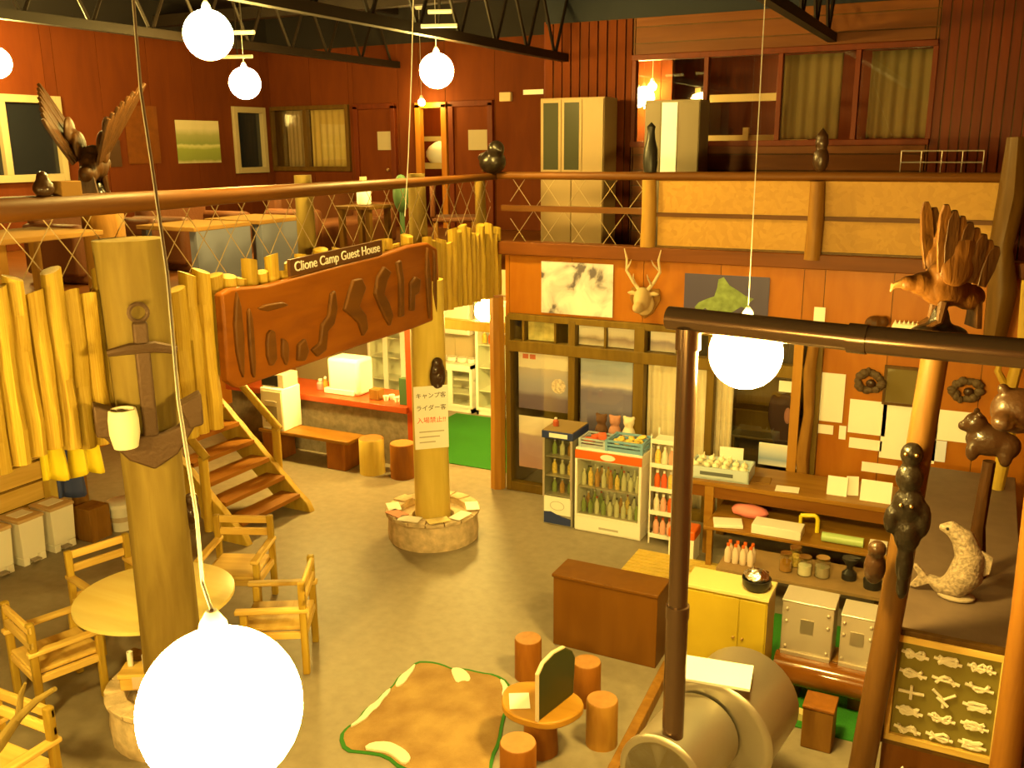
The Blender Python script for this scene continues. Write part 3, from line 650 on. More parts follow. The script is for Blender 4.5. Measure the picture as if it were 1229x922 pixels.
# mugs and tray at the weathered pillar planter
p = on(172, 812, 'z', .45)
bx = T('wooden_box', 'small wooden leaflet box with pink cards on the pale planter', 'box', (p.x, p.y, .385), math.radians(30))
MB().bb((-.15, -.09, 0), (.15, .09, .1)).bb((-.16, -.1, .1), (.16, .1, .14)).build('body', pinex, bx, bevel=.006)
MB().bb((-.05, -.103, .02), (.13, -.092, .12)).build('card', mat('pale_pink_card', (.8, .55, .42), .6), bx)
for dx, dy, lab, h, r in ((.05, .03, 'white mug with a dark motif on the planter box', .11, .05), (-.10, -.02, 'small white salt shaker on the planter box', .12, .022)):
    t = T('mug', lab, 'mug', (p.x + dx, p.y + dy, .527), math.radians(30)); MB().lathe([(r * .9, 0), (r, h * .1), (r * 1.05, h), (r * .92, h), (r * .85, h * .15), (.0, h * .12)], n=16).build('cup', white, t)
    if r > .03: MB().box((0, -r, h * .5), (.03, .006, .04)).build('motif', black, t)
# white pedal bins
def bin_():
    t = T('pedal_bin', '', 'bin', group='white pedal bins along the board wall')
    w_, d_, h_ = .15, .17, .5
    b = MB()
    b.add([(sx * w_ * k, sy * d_ * k, z) for z, k in ((.09, .92), (h_, 1)) for sx, sy in ((-1, -1), (1, -1), (1, 1), (-1, 1))], [(3, 2, 1, 0), (4, 5, 6, 7), (0, 1, 5, 4), (1, 2, 6, 5), (2, 3, 7, 6), (3, 0, 4, 7)])
    b.bb((-.138, -.155, 0), (-.06, .155, .09)); b.bb((.06, -.155, 0), (.138, .155, .09)); b.bb((-.06, -.12, 0), (.06, .155, .09)); b.build('body', white, t, bevel=.008)
    MB().bb((-.16, -.18, h_), (.16, .18, h_ + .04)).build('lid', mat('bin_lid_tan', (.60, .42, .22), .45), t, bevel=.012)
    MB().bb((-.1, -.08, h_ + .04), (.1, .1, h_ + .047)).build('flap', white, t, bevel=.003)
    MB().bb((-.05, -.2, .03), (.05, -.12, .05)).build('pedal', mat('pedal_grey', (.35, .3, .25), .5), t)
    return t
b0 = bin_(); b0.location = (-9.14, 6.56, 0); b0.rotation_euler.z = PI / 2; b0['label'] = 'white pedal bin, the one of three nearest the white bucket'
dup(b0, (-9.14, 6.17, 0), PI / 2, 'white pedal bin standing between two others'); dup(b0, (-9.14, 5.78, 0), PI / 2, 'white pedal bin, the one of three farthest from the bucket')
bk = T('bucket', 'white lidded plastic bucket on the floor behind the weathered pillar', 'bucket', (-8.9, 7.28, 0))
MB().lathe([(.13, 0), (.16, .3), (.165, .31)], n=24).build('body', white, bk); MB().lathe([(.175, .30), (.175, .34), (.15, .355), (0, .355)], n=24).build('lid', white, bk)
MB().lathe([(.144, .12), (.152, .24)], n=24).build('label_band', mat('bucket_print', (.55, .45, .33), .6), bk)
one('wall_post', MB().box((0, 0, 1.4), (.12, .16, 2.8)), honey, 'square orange post at the end of the yellow board wall', 'post', (-9.38, 6.78, 0), bevel=.01)
# yellow waterproof coats hanging from the mezzanine, with a dark one
def coat(label, px, py0, py1, wd, m, seed, x=-7.0):
    a = on(px, py0, 'x', x); z1, z0 = a.z + .12, on(px, py1, 'x', x).z; random.seed(seed); ph = random.uniform(0, 6)
    b = MB().sheet(12, 8, lambda u, v: (.05 * math.sin(u * 9 + ph) * (.4 + v) + .06 * math.sin(PI * u), (u - .5) * wd * (.8 + .2 * v), (z1 - z0) * (1 - v) + .03 * math.sin(u * 6 + ph) * v))
    t = T('waterproof_coat', label, 'coat', (x, a.y, z0), 0, 'coats hanging under the mezzanine')
    b.build('cloth', m, t, solid=.012)
    MB().tube([(0, 0, z1 - z0 - .01), (0, 0, 2.9 - z0)], .006, 5).build('hanger_wire', ironm, t)
coat('yellow waterproof coat hanging with a square lower edge beside the board wall', 57, 522, 576, .27, yellow, 1)
coat('yellow waterproof coat hanging nearest the anchor arm', 96, 512, 570, .30, yellow, 2)
coat('dark navy coat hanging behind the two yellow coats', 78, 540, 596, .36, navy, 3, -7.6)
one('brown_crate', MB().bb((-.14, -.14, 0), (.14, .14, .4)), brownlog, 'brown wooden crate between the bins and the bucket', 'crate', (-8.98, 6.94, 0), bevel=.01)
post('wall_post', 'brown timber post behind the coats and the bucket', -9.35, 7.1, 0, 2.88, .09, brownlog)
# driftwood branch beside the turned chair
dr = MB(); q = [on(-60, 960, 'y', 2.75), on(0, 893, 'y', 2.9), on(22, 862, 'y', 3.0), on(45, 840, 'y', 3.03), on(66, 827, 'y', 3.05)]
bse = Vector((q[0].x - .1, 2.7, 0)); loc = [p - bse for p in [bse, Vector((q[0].x - .05, 2.72, .5))] + q]
dr.tube(loc, [.10, .08, .055, .035, .028, .02, .014], 9, .25); dr.tube([loc[4], loc[4] + Vector((-.02, .05, .12)), loc[4] + Vector((.02, .06, .2))], [.022, .016, .008], 7, .2)
dr.tube([loc[3], loc[3] + Vector((-.12, .04, .16))], [.03, .015], 7, .2); dr.lathe([(.2, 0), (.19, .05), (.06, .09)], n=12)
one('driftwood_branch', dr, barkgrey, 'gnarled grey driftwood branch standing beside the turned pine armchair', 'branch', bse)

# fur rug
def zp(px, py): p = on(px, py, 'z', 0); return (p.x, p.y)
out = [(500, 797), (516, 797), (530, 800), (543, 806), (556, 805), (575, 810), (592, 812), (607, 821), (615, 840), (604, 856), (600, 871), (597, 891), (588, 910), (586, 936), (566, 934), (540, 928), (512, 930), (482, 922), (465, 907), (440, 903), (417, 901), (411, 884), (420, 873), (432, 866), (441, 852), (452, 846), (462, 833), (471, 828), (480, 814), (490, 808)]
def chaikin(q, n=2):
    for _ in range(n): q = [(a[0] * k + b[0] * (1 - k), a[1] * k + b[1] * (1 - k)) for a, b in zip(q, q[1:] + q[:1]) for k in (.75, .25)]
    return q
pts = chaikin([zp(*p) for p in out], 1); cx = sum(p[0] for p in pts) / len(pts); cy = sum(p[1] for p in pts) / len(pts)
rg = T('fur_rug', 'tan deerskin rug with white edges and a green felt border', 'rug', (cx, cy, 0))
MB().prism([((p[0] - cx) * 1.045, (p[1] - cy) * 1.045) for p in pts], .0, .008, 'xy').build('felt_border', green, rg)
fm, fnt, fb = nodes('tan_fur'); MATS['tan_fur'] = fm
tc = fnt.nodes.new('ShaderNodeTexCoord'); nz = fnt.nodes.new('ShaderNodeTexNoise'); nz.inputs['Scale'].default_value = 3.5; nz.inputs['Detail'].default_value = 8
rr_ = fnt.nodes.new('ShaderNodeValToRGB'); e = rr_.color_ramp.elements; e[0].position = .35; e[1].position = .65; e[0].color = (.25, .14, .04, 1); e[1].color = (.38, .245, .08, 1)
n2 = fnt.nodes.new('ShaderNodeTexNoise'); n2.inputs['Scale'].default_value = 90; bpn = fnt.nodes.new('ShaderNodeBump'); bpn.inputs['Strength'].default_value = .7; bpn.inputs['Distance'].default_value = .01
fnt.links.new(tc.outputs['Object'], nz.inputs['Vector']); fnt.links.new(nz.outputs['Fac'], rr_.inputs['Fac']); fnt.links.new(rr_.outputs['Color'], fb.inputs['Base Color'])
fnt.links.new(tc.outputs['Object'], n2.inputs['Vector']); fnt.links.new(n2.outputs['Fac'], bpn.inputs['Height']); fnt.links.new(bpn.outputs['Normal'], fb.inputs['Normal']); fb.inputs['Roughness'].default_value = .9
b = MB(); nr = 8; n = len(pts); vs = []
for i in range(nr + 1):
    k = i / nr
    for (x_, y_) in pts: vs.append(((x_ - cx) * k, (y_ - cy) * k, .012 + .022 * (1 - k ** 4) + .008 * noise.noise((x_ * 3 * k, y_ * 3 * k, 0))))
fs = [(i * n + j, i * n + (j + 1) % n, (i + 1) * n + (j + 1) % n, (i + 1) * n + j) for i in range(1, nr) for j in range(n)] + [(0, n + j, n + (j + 1) % n) for j in range(n)]
b.add(vs, fs).build('pelt', fm, rg)
wf = mat('white_fur', (.84, .78, .62), .9, bump=.6, bscale=90)
for P_ in ([(541, 806), (550, 805), (558, 808), (565, 816), (563, 822), (556, 820), (548, 824), (544, 816)], [(419, 876), (432, 866), (442, 852), (452, 846), (462, 834), (470, 829), (467, 836), (459, 844), (455, 852), (446, 858), (440, 866), (428, 873)], [(480, 815), (490, 808), (499, 799), (497, 807), (491, 815), (486, 823), (477, 828), (474, 826)], [(436, 902), (446, 895), (466, 894), (478, 899), (490, 907), (494, 916), (484, 921), (474, 912), (464, 906), (450, 904)], [(599, 818), (607, 822), (614, 839), (606, 848), (602, 838), (604, 828)]):
    q = chaikin([zp(*p) for p in P_], 1); MB().prism([(a - cx, c - cy) for a, c in q], .010, .034, 'xy').build('white_patch', wf, rg, bevel=.004)
# stump stools and low table
def stump(name, label, x, y, r, h, group='round log stools by the low table', m=brownlog, topm=None):
    t = T(name, label, 'stool', (x, y, 0), random.uniform(0, 6), group)
    MB().lathe([(r * 1.02, 0), (r, h * .5), (r, h - .012), (r * .96, h - .001)], n=22).build('trunk', m, t)
    MB().lathe([(r * .96, h - .001), (r * .94, h + .004), (0, h + .004)], n=22).build('cut_face', topm or mat('cut_log_face', (0.3828, 0.1848, 0.0528), .45, var=.12, bscale=14), t)
    return t
stool_w = wood('red_stump', (0.3036, 0.1188, 0.0297), (0.2244, 0.0792, 0.0198), 2, 5, .2, .5, .2, .06)
stump('log_stool', 'round red-brown log stool by the brown cabinet, away from the rug', -3.12, 6.47, .115, .36, m=stool_w)
stump('log_stool', 'round red-brown log stool half hidden behind the dark green board', -2.53, 6.34, .115, .36, m=stool_w)
stump('log_stool', 'round red-brown log stool touching the fur rug beside the low table', -2.55, 5.12, .13, .38, m=stool_w)
stump('log_stool', 'pale split-topped log stool at the stove end of the low table', -2.22, 5.88, .12, .37, m=wood('pale_stump', (0.396, 0.2178, 0.0858), (0.297, 0.1452, 0.0528), 2, 5, .2, .5, .3, .05))
lt = T('low_table', 'low table of a rounded wooden slab beside the fur rug', 'table', (-2.6, 5.6, 0))
MB().prism([(.31 * math.cos(a) * (1.0 + .06 * math.sin(3 * a)) , .27 * math.sin(a) * (1 + .05 * math.cos(2 * a))) for a in [2 * PI * k / 30 for k in range(30)]], .35, .41, 'xy').build('slab', wood('slab_wood', (0.462, 0.252, 0.077), (0.364, 0.182, 0.049), 0, 3, .2, .35, .1, .0), lt, bevel=.012)
MB().tube([(0, 0, 0), (0, 0, .35)], [.14, .12], 12, .1).build('trunk_leg', stool_w, lt)
one('leaflet', MB().bb((-.075, -.1, 0), (.075, .1, .005)), whitep, 'white sheet lying on the low round table', 'leaflet', (-2.74, 5.53, .412), .5)
sb = T('standing_board', 'glossy dark green board with a pale edge standing on the low table', 'board', (-2.47, 5.58, .412), -.2)
MB().prism([(-.22, 0), (.22, 0), (.24, .30), (.20, .37), (.10, .44), (-.04, .455), (-.16, .43), (-.22, .37)], -.012, .012).build('panel', board, sb, bevel=.012)
MB().prism([(-.232, 0), (-.22, 0), (-.22, .37), (-.16, .43), (-.04, .455), (.10, .44), (.10, .45), (-.04, .467), (-.165, .442), (-.232, .377)], -.0135, .0135).build('edge_band', mat('pale_edge', (.62, .52, .36), .4), sb)
# brown and cream cabinets
bc = T('brown_cabinet', 'plain dark brown box cabinet standing on the floor', 'cabinet', (-2.665, 7.22, 0))
MB().bb((-.485, -.165, 0), (.485, .17, .67)).build('body', boxbrown, bc, bevel=.006); MB().bb((-.495, -.18, .67), (.495, .18, .70)).build('top', boxbrown, bc, bevel=.006)
cc = T('cream_cabinet', 'tall cream cabinet with a pale top between stovepipe and steel cases', 'cabinet', (-1.55, 6.96, .0125))
MB().bb((-.33, -.15, 0), (.33, .16, .95)).build('body', cream, cc, bevel=.004); MB().bb((-.34, -.17, .95), (.34, .17, .98)).build('top', creamtop, cc, bevel=.004)
for a, b_ in ((-.32, .11), (.12, .32)):
    d_ = MB().bb((a, -.165, .05), (b_, -.15, .93)).build('door', cream, cc, bevel=.004); MB().ball((b_ - .03 if a < 0 else a + .03, -.172, .6), .012, 8, 6).build('knob', brass, d_)
bw = T('foil_bowl', 'black bowl heaped with crumpled foil on the cream cabinet', 'bowl', (-1.34, 6.93, .98))
MB().lathe([(.06, 0), (.105, .05), (.115, .11), (.105, .11), (.09, .05), (0, .03)], n=20).build('bowl', black, bw)
b = MB(); b.ball((0, 0, .12), (.1, .1, .06), 12, 8); b.v = [(x_ + .02 * noise.noise((x_ * 25, y_ * 25, z_ * 25)), y_ + .02 * noise.noise((x_ * 25 + 9, y_ * 25, z_ * 25)), z_ + .03 * noise.noise((x_ * 25, y_ * 25 + 5, z_ * 25))) for x_, y_, z_ in b.v]; b.build('foil', foil, bw, smooth=False)
dbd = T('duckboard', 'slatted yellow bamboo duckboard on the floor before the coolers', 'duckboard', (-3.1, 8.56, 0))
for k in range(9): MB().bb((0, .01 + k * .08, .03), (.95, .075 + k * .08, .05)).build('slat', mat('bamboo', (0.62, 0.44, 0.08), .45, var=.1, bscale=8), dbd, bevel=.004)
for x_ in (.1, .45, .85): MB().bb((x_ - .025, 0, 0), (x_ + .025, .72, .03)).build('bearer', darkwood, dbd)
# drum stove
sv = T('drum_stove', 'steel drum stove with a round door lying under the stovepipe', 'stove', (-1.42, 5.15, 0), math.radians(-8))
Rx = Matrix.Rotation(PI / 2, 4, 'X')
def drum(c, r, y0_, y1_): return MB().lathe([(r * .93, -y0_), (r, -y0_ - .015), (r * 1.03, -y0_ - .03), (r, -y0_ - .05), (r, -y1_), (r * .9, -y1_ - .02), (0, -y1_ - .02)][::1], n=36, M=Matrix.Translation(c) @ Rx)
def cylY(c, r, ya, yb, lip=.02):
    pr = [(r * .9, ya), (r, ya), (r + lip, ya + .015), (r + lip, ya + .035), (r, ya + .05), (r, yb), (r * .9, yb)]
    return MB().lathe(pr, n=36, M=Matrix.Translation(c) @ Matrix.Rotation(-PI / 2, 4, 'X'))
cylY((0, 0, .6), .27, -.26, .34).build('front_drum', dullmetal, sv)
cylY((.10, 0, .58), .37, .36, .95).build('rear_drum', dullmetal, sv)
MB().lathe([(.24, -.02), (.245, 0), (0, 0)], n=30, M=Matrix.Translation((0, -.26, .6)) @ Matrix.Rotation(PI / 2, 4, 'X')).build('door_plate', mat('stove_plate', (0.372, 0.3, 0.18), .4, .5), sv)
for sx, yy in ((-.18, -.15), (.18, -.15), (-.15, .8), (.32, .8)): MB().tube([(sx, yy, 0), (sx, yy, .45)], .025, 8).build('leg', ironm, sv)
pl_ = one('white_tray', MB().bb((-.26, -.15, 0), (.26, .15, .018)), whitep, 'white rectangular sheet resting on top of the drum stove behind the pipe', 'tray', (-1.34, 5.60, .978), math.radians(8))
hb = T('hearth_board', 'long low timber kerb on the floor beside the drum stove', 'kerb', (-1.96, 5.0, 0), math.radians(3))
MB().bb((-.04, -.1, 0), (.04, 2.05, .11)).build('board', brownlog, hb, bevel=.008)
sp_ = T('stovepipe', 'shiny brown stovepipe rising from the drum stove and turning to the wall', 'stovepipe', (-1.42, 5.0, 0))
MB().tube([(0, 0, .84), (0, 0, 1.7)], .066, 20).build('pipe_section', pipem, sp_); MB().tube([(0, 0, 1.68), (0, 0, 3.36)], .058, 20).build('pipe_section', pipem, sp_)
MB().tube([(0, 0, 1.66), (0, 0, 1.74)], .071, 20).build('collar', pipem, sp_)
MB().tube([(-.12, .02, 3.465), (.0, 0, 3.465), (.9, -.16, 3.465)], .066, 20).build('pipe_section', pipem, sp_); MB().tube([(.88, -.157, 3.465), (3.0, -.30, 3.465)], .070, 20).build('pipe_section', pipem, sp_)
MB().tube([(.86, -.155, 3.465), (.95, -.165, 3.465)], .075, 20).build('collar', pipem, sp_); MB().tube([(0, 0, 3.30), (0, 0, 3.42)], .07, 20).build('tee_collar', pipem, sp_)
# steel cases on the log bench, green carpet, box stool
one('green_carpet', MB().bb((-1.45, 6.72, .0), (-.42, 8.5, .012)), greenc, 'bright green carpet under the log bench and steel cases', 'carpet')
lb = T('log_bench', 'glossy brown half-log bench carrying two steel cases', 'bench', (-.82, 7.2, 0))
MB().tube([(-.37, -.06, .25), (.4, -.06, .25)], .13, 16, .05).build('half_log', wood('gloss_log', (0.21, 0.077, 0.021), (0.14, 0.049, 0.014), 0, 4, .15, .2, .2, 0, coat=.6), lb)
MB().bb((-.36, .0, .33), (.4, .24, .372)).build('plank', brownlog, lb, bevel=.01)
for x_ in (-.22, .26): MB().bb((x_ - .05, -.06, 0), (x_ + .05, .12, .33)).build('leg', darkwood, lb)
def steel_case(label, x, y, w_, h_, z):
    t = T('steel_case', label, 'case', (x, y, z), 0, 'steel cases on the log bench')
    MB().bb((-w_ / 2, -.14, 0), (w_ / 2, .14, h_)).build('body', greymetal, t, bevel=.012); MB().bb((-w_ / 2 - .005, -.145, h_ - .012), (w_ / 2 + .005, .145, h_ + .004)).build('lid', mat('pale_steel', (.74, .72, .68), .4, .6), t, bevel=.006)
    for sx in (-1, 1):
        for zz in (.15, .62, .85):
            MB().ball((sx * w_ * .4, -.145, h_ * zz), .014, 10, 6).build('rivet', greymetal, t)
    MB().bb((-w_ * .48, -.16, 0), (w_ * .48, -.14, .03)).build('lower_flange', greymetal, t)
    MB().bb((-.05, -.148, h_ * .45), (.05, -.14, h_ * .7)).build('latch_plate', dullmetal, t)
steel_case('larger steel case with rivets on the log bench beside the cream cabinet', -.965, 7.29, .40, .47, .374)
steel_case('smaller steel case on the log bench beside the leaning post', -.585, 7.29, .25, .44, .374)
bs = T('box_stool', 'small dark wooden block stool before the log bench', 'stool', (-.75, 6.6, 0))
MB().bb((-.11, -.11, 0), (.11, .11, .33)).build('body', brownlog, bs, bevel=.008); MB().bb((-.115, -.115, .33), (.115, .115, .355)).build('seat', stool_w, bs, bevel=.006)
one('pale_plank', MB().bb((-.17, -.04, 0), (.17, .04, .06)), creamtop, 'pale timber offcut lying on the green carpet', 'plank', (-1.0, 6.86, .012), -.15)

# ================================================================== COOLERS AND COUNTER
def bottle(parent, x, y, z, h, r, m, capm, name='bottle'):
    o = MB().lathe([(r * .9, 0), (r, h * .05), (r, h * .6), (r * .4, h * .8), (r * .38, h * .93)], n=10).build(name, m, parent); o.location = (x, y, z)
    c = MB().lathe([(r * .42, h * .92), (r * .42, h)], n=10).build('cap', capm, o); return o
def tbottle(label, x, y, z, h, r, m, capm, group=None, cat='bottle', name='bottle'):
    t = T(name, label, cat, (x, y, z), 0, group)
    MB().lathe([(r * .9, 0), (r, h * .05), (r, h * .6), (r * .45, h * .8), (r * .42, h * .9)], n=12).build('body', m, t)
    MB().lathe([(r * .5, h * .86), (r * .5, h)], n=12).build('cap', capm, t); return t
glassg = mat('bottle_green', (.22, .30, .08), .25); amber = mat('bottle_amber', (.45, .22, .04), .25); clearb = mat('bottle_clear', (.62, .60, .42), .25)
slim = T('slim_cooler', 'slim glass-door drinks cooler with white and navy lower panel', 'cooler', (-4.235, 9.60, 0))
stl = mat('cooler_grey', (0.315, 0.294, 0.231), .4)
w_ = .19
MB().bb((-w_, 0, .34), (-w_ + .025, .43, 1.08)).bb((w_ - .025, 0, .34), (w_, .43, 1.08)).bb((-w_, .43, .34), (w_, .45, 1.08)).bb((-w_, 0, 0), (w_, .45, .34)).build('body', stl, slim, bevel=.004)
MB().bb((-w_ - .01, -.02, 1.08), (w_ + .01, .47, 1.17)).build('header', navy, slim, bevel=.006); MB().bb((-w_ + .09, -.026, 1.10), (w_ - .06, -.02, 1.15)).build('header_panel', white, slim)
MB().bb((-w_, -.01, 1.17), (w_, .46, 1.18)).build('top_board', mat('cardboard', (0.288, 0.198, 0.084), .7), slim)
MB().bb((-w_ + .02, -.012, .14), (w_ - .02, 0, .36)).build('lower_panel', white, slim)
MB().prism([(-w_ + .02, .02), (w_ - .02, .02), (w_ - .02, .10), (.05, .12), (-.08, .17), (-w_ + .02, .16)], -.016, 0, 'xz').build('wave_panel', navy, slim)
b = MB().tube([(.09 * math.cos(q * PI / 8), -.014, .25 + .055 * math.sin(q * PI / 8)) for q in range(17)], .004, 5); b.build('emblem', mat('emblem_grey', (.45, .45, .42), .5), slim)
for z in (.36, .6, .84): MB().bb((-w_ + .025, .02, z), (w_ - .025, .42, z + .01)).build('shelf', greymetal, slim)
for z, ms in ((.37, (glassg, amber, glassg)), (.61, (food, clearb, food)), (.85, (glassg, clearb, amber))):
    for k, mm_ in enumerate(ms): bottle(slim, -.1 + k * .1, .14, z, .17, .032, mm_, white)
MB().bb((-w_ + .01, -.008, .36), (w_ - .01, .0, 1.07)).build('glass_door', coolglass, slim)
MB().bb((-w_, -.014, .35), (-w_ + .025, 0, 1.08)).bb((w_ - .025, -.014, .35), (w_, 0, 1.08)).build('door_frame', greymetal, slim)
big = T('drinks_cooler', 'wide white glass-front drinks cooler with an orange header', 'cooler', (-3.595, 9.58, 0))
w_ = .405
MB().bb((-w_, 0, .2), (-w_ + .03, .43, .88)).bb((w_ - .03, 0, .2), (w_, .43, .88)).bb((-w_, .43, .2), (w_, .46, .88)).bb((-w_, 0, 0), (w_, .46, .2)).bb((-w_, 0, .88), (w_, .46, 1.02)).build('body', white, big, bevel=.006)
MB().bb((-w_, -.02, .90), (w_, 0, 1.0)).build('header', orange, big, bevel=.004)
MB().lathe([(.09, 0), (.09, .008), (0, .008)], n=20, M=Matrix.Translation((0, -.02, .95)) @ Matrix.Rotation(PI / 2, 4, 'X') @ Matrix.Diagonal((1, .4, 1, 1))).build('header_badge', white, big)
MB().bb((-w_, -.015, .02), (w_, 0, .19)).build('lower_panel', white, big, bevel=.004)
MB().bb((-.1, -.0165, .06), (.14, -.015, .085)).build('maker_print', mat('print_grey', (.45, .42, .36), .6), big)
for z in (.21, .55): MB().bb((-w_ + .03, .02, z - .012), (w_ - .03, .42, z)).build('shelf', greymetal, big)
random.seed(4)
for z, h in ((.21, .24), (.55, .24)):
    for k in range(9):
        for j in range(2): bottle(big, -.33 + k * .082, .09 + j * .14, z, h * random.uniform(.75, 1), .03, random.choice((glassg, amber, clearb, glassg, food)), random.choice((white, red, black)))
MB().bb((-w_ + .02, -.012, .2), (w_ - .02, -.004, .9)).build('glass_door', coolglass, big)
MB().bb((-w_ + .002, -.018, .195), (-w_ + .03, -.001, .895)).bb((w_ - .03, -.018, .195), (w_ - .002, -.001, .895)).bb((-w_ + .031, -.018, .195), (w_ - .031, -.001, .215)).build('door_frame', white, big)
# things on top of the coolers
def crate(name, label, x, y, z, dx, dy, h, m, rz=0):
    t = T(name, label, 'crate', (x, y, z), rz)
    MB().bb((-dx / 2, -dy / 2, 0), (dx / 2, dy / 2, .015)).build('base', m, t)
    for s_ in (-1, 1):
        for k in range(3):
            zz = .02 + k * h / 3
            MB().bb((-dx / 2, s_ * dy / 2 - .008, zz), (dx / 2, s_ * dy / 2 + .008, zz + h / 3 - .018)).build('side_slat', m, t); MB().bb((s_ * dx / 2 - .008, -dy / 2, zz), (s_ * dx / 2 + .008, dy / 2, zz + h / 3 - .018)).build('side_slat', m, t)
        for q in (-1, 1): MB().bb((s_ * dx / 2 - .015, q * dy / 2 - .015, 0), (s_ * dx / 2 + .015, q * dy / 2 + .015, h)).build('corner', m, t)
    return t
crate('plastic_crate', 'pale blue crate of yellow snack packs on the drinks cooler', -3.42, 9.78, 1.02, .42, .34, .13, blue, .0)
crate('plastic_crate', 'small grey-blue crate with red packs on the drinks cooler', -3.81, 9.76, 1.02, .30, .28, .11, mat('crate_grey_blue', (.42, .50, .58), .4))
random.seed(8)
for k in range(9):
    o = MB().ball((0, 0, 0), (.062, .04, .026), 10, 6).build('snack_pack', food); o.location = (-3.54 + (k % 3) * .12, 9.69 + (k // 3) * .09, 1.10 + .05 * random.random()); o.rotation_euler = (random.uniform(-.5, .5), random.uniform(-.5, .5), random.uniform(0, 3)); tag(o, 'yellow snack pack heaped in the pale blue crate', 'snack pack', 'snack packs in the blue crate')
for k in range(3):
    o = MB().bb((-.06, -.045, 0), (.06, .045, .06)).build('red_pack', mat('red_pack', (.75, .14, .05), .5), bevel=.006); o.location = (-3.89 + k * .08, 9.73 + .05 * (k % 2), 1.045 + .035 * k); o.rotation_euler.z = k; tag(o, 'red and white packet in the small grey-blue crate', 'packet', 'packets in the small crate')
tw = [MB().ball((0, 0, .07), (.08, .07, .1)).ball((0, 0, .21), (.07, .06, .065)).ball((-.055, 0, .265), .025).ball((.055, 0, .265), .025)]
for k, (x_, y_, m, lab) in enumerate(((-3.86, 10.03, mat('toy_brown', (.12, .06, .03), .9), 'dark brown soft toy on the coolers against the poster'), (-3.69, 10.03, mat('toy_red', (.45, .22, .16), .9), 'reddish soft toy between the dark and cream ones'), (-3.52, 10.04, mat('toy_cream', (.78, .68, .52), .9), 'cream soft toy beside the crate of snacks'))):
    one('soft_toy', tw[0], m, lab, 'soft toy', (x_, y_, 1.045), 0, remesh=.014)
tbottle('small jar with a white lid on the slim cooler', -4.34, 9.78, 1.18, .1, .035, mat('jar_red', (.45, .1, .04), .4), white, cat='jar', name='jar')
# snack rack beside the cooler
rk = T('snack_rack', 'narrow white wire rack of bottles and snacks between cooler and counter', 'rack', (-2.96, 9.72, 0))
for sx in (-.13, .13):
    for sy in (-.14, .14): MB().tube([(sx, sy, 0), (sx, sy, 1.3)], .009, 6).build('upright', white, rk)
for z in (.08, .36, .64, .92, 1.2): MB().bb((-.13, -.15, z), (.13, .15, z + .014)).bb((-.13, -.156, z), (.13, -.146, z + .05)).build('shelf', white, rk)
cols = (mat('goods_red', (.75, .12, .04), .4), food, mat('goods_white', (.8, .74, .6), .5), mat('goods_pink', (.75, .4, .3), .5), orange)
for i, z in enumerate((.095, .375, .655, .935)):
    for k in range(3): tbottle(('pink red-capped bottle on the bottom shelf of the snack rack', 'white-capped bottle on the second shelf of the snack rack', 'white-capped bottle on the third shelf of the snack rack', 'white-capped bottle on the top shelf of the snack rack')[i], -2.96 - .08 + k * .08, 9.68, z, .2, .034, cols[(i * 2 + k) % 5] if i else mat('goods_pink', (.75, .4, .3), .5), red if i == 0 else white, 'bottles on the snack rack')
# counter
ct = T('goods_counter', 'long brown timber counter with shelves below the notices', 'counter', (0, 0, 0))
cw = wood('counter_wood', (0.336, 0.18, 0.06), (0.252, 0.12, 0.036), 0, 4, .12, .35, .1, 0)
MB().bb((-2.78, 9.58, .79), (-.35, 10.3, .84)).build('counter_top', cw, ct, bevel=.006); MB().bb((-2.76, 9.6, .66), (-.37, 9.65, .79)).build('apron', wood('counter_apron', (0.216, 0.09, 0.024), (0.162, 0.06, 0.018), 0, 4, .12, .4, .1, 0), ct)
for x_ in (-2.42, -.45):
    for y_ in (9.62, 10.2): MB().bb((x_ - .05, y_ - .04, 0), (x_ + .05, y_ + .04, .79)).build('leg', cw, ct, bevel=.006)
MB().bb((-2.36, 9.18, .46), (-.5, 10.2, .49)).build('middle_shelf', cw, ct, bevel=.004)
for x_ in (-2.3, -.55): MB().bb((x_ - .03, 9.2, 0), (x_ + .03, 9.26, .46)).build('shelf_leg', cw, ct)
MB().bb((-2.4, 10.26, .0), (-.4, 10.3, .79)).build('back_panel', darkwood, ct)
ls = T('low_goods_shelf', 'low plank shelf of jars before the counter', 'shelf', (0, 0, 0))
MB().bb((-2.05, 8.52, .325), (-.45, 9.12, .36)).build('plank', mat('shelf_plank', (0.312, 0.198, 0.084), .5, var=.1, bscale=6), ls, bevel=.004)
for x_ in (-1.95, -.55):
    for y_ in (8.6, 9.05): MB().bb((x_ - .03, y_ - .03, 0), (x_ + .03, y_ + .03, .325)).build('leg', darkwood, ls)
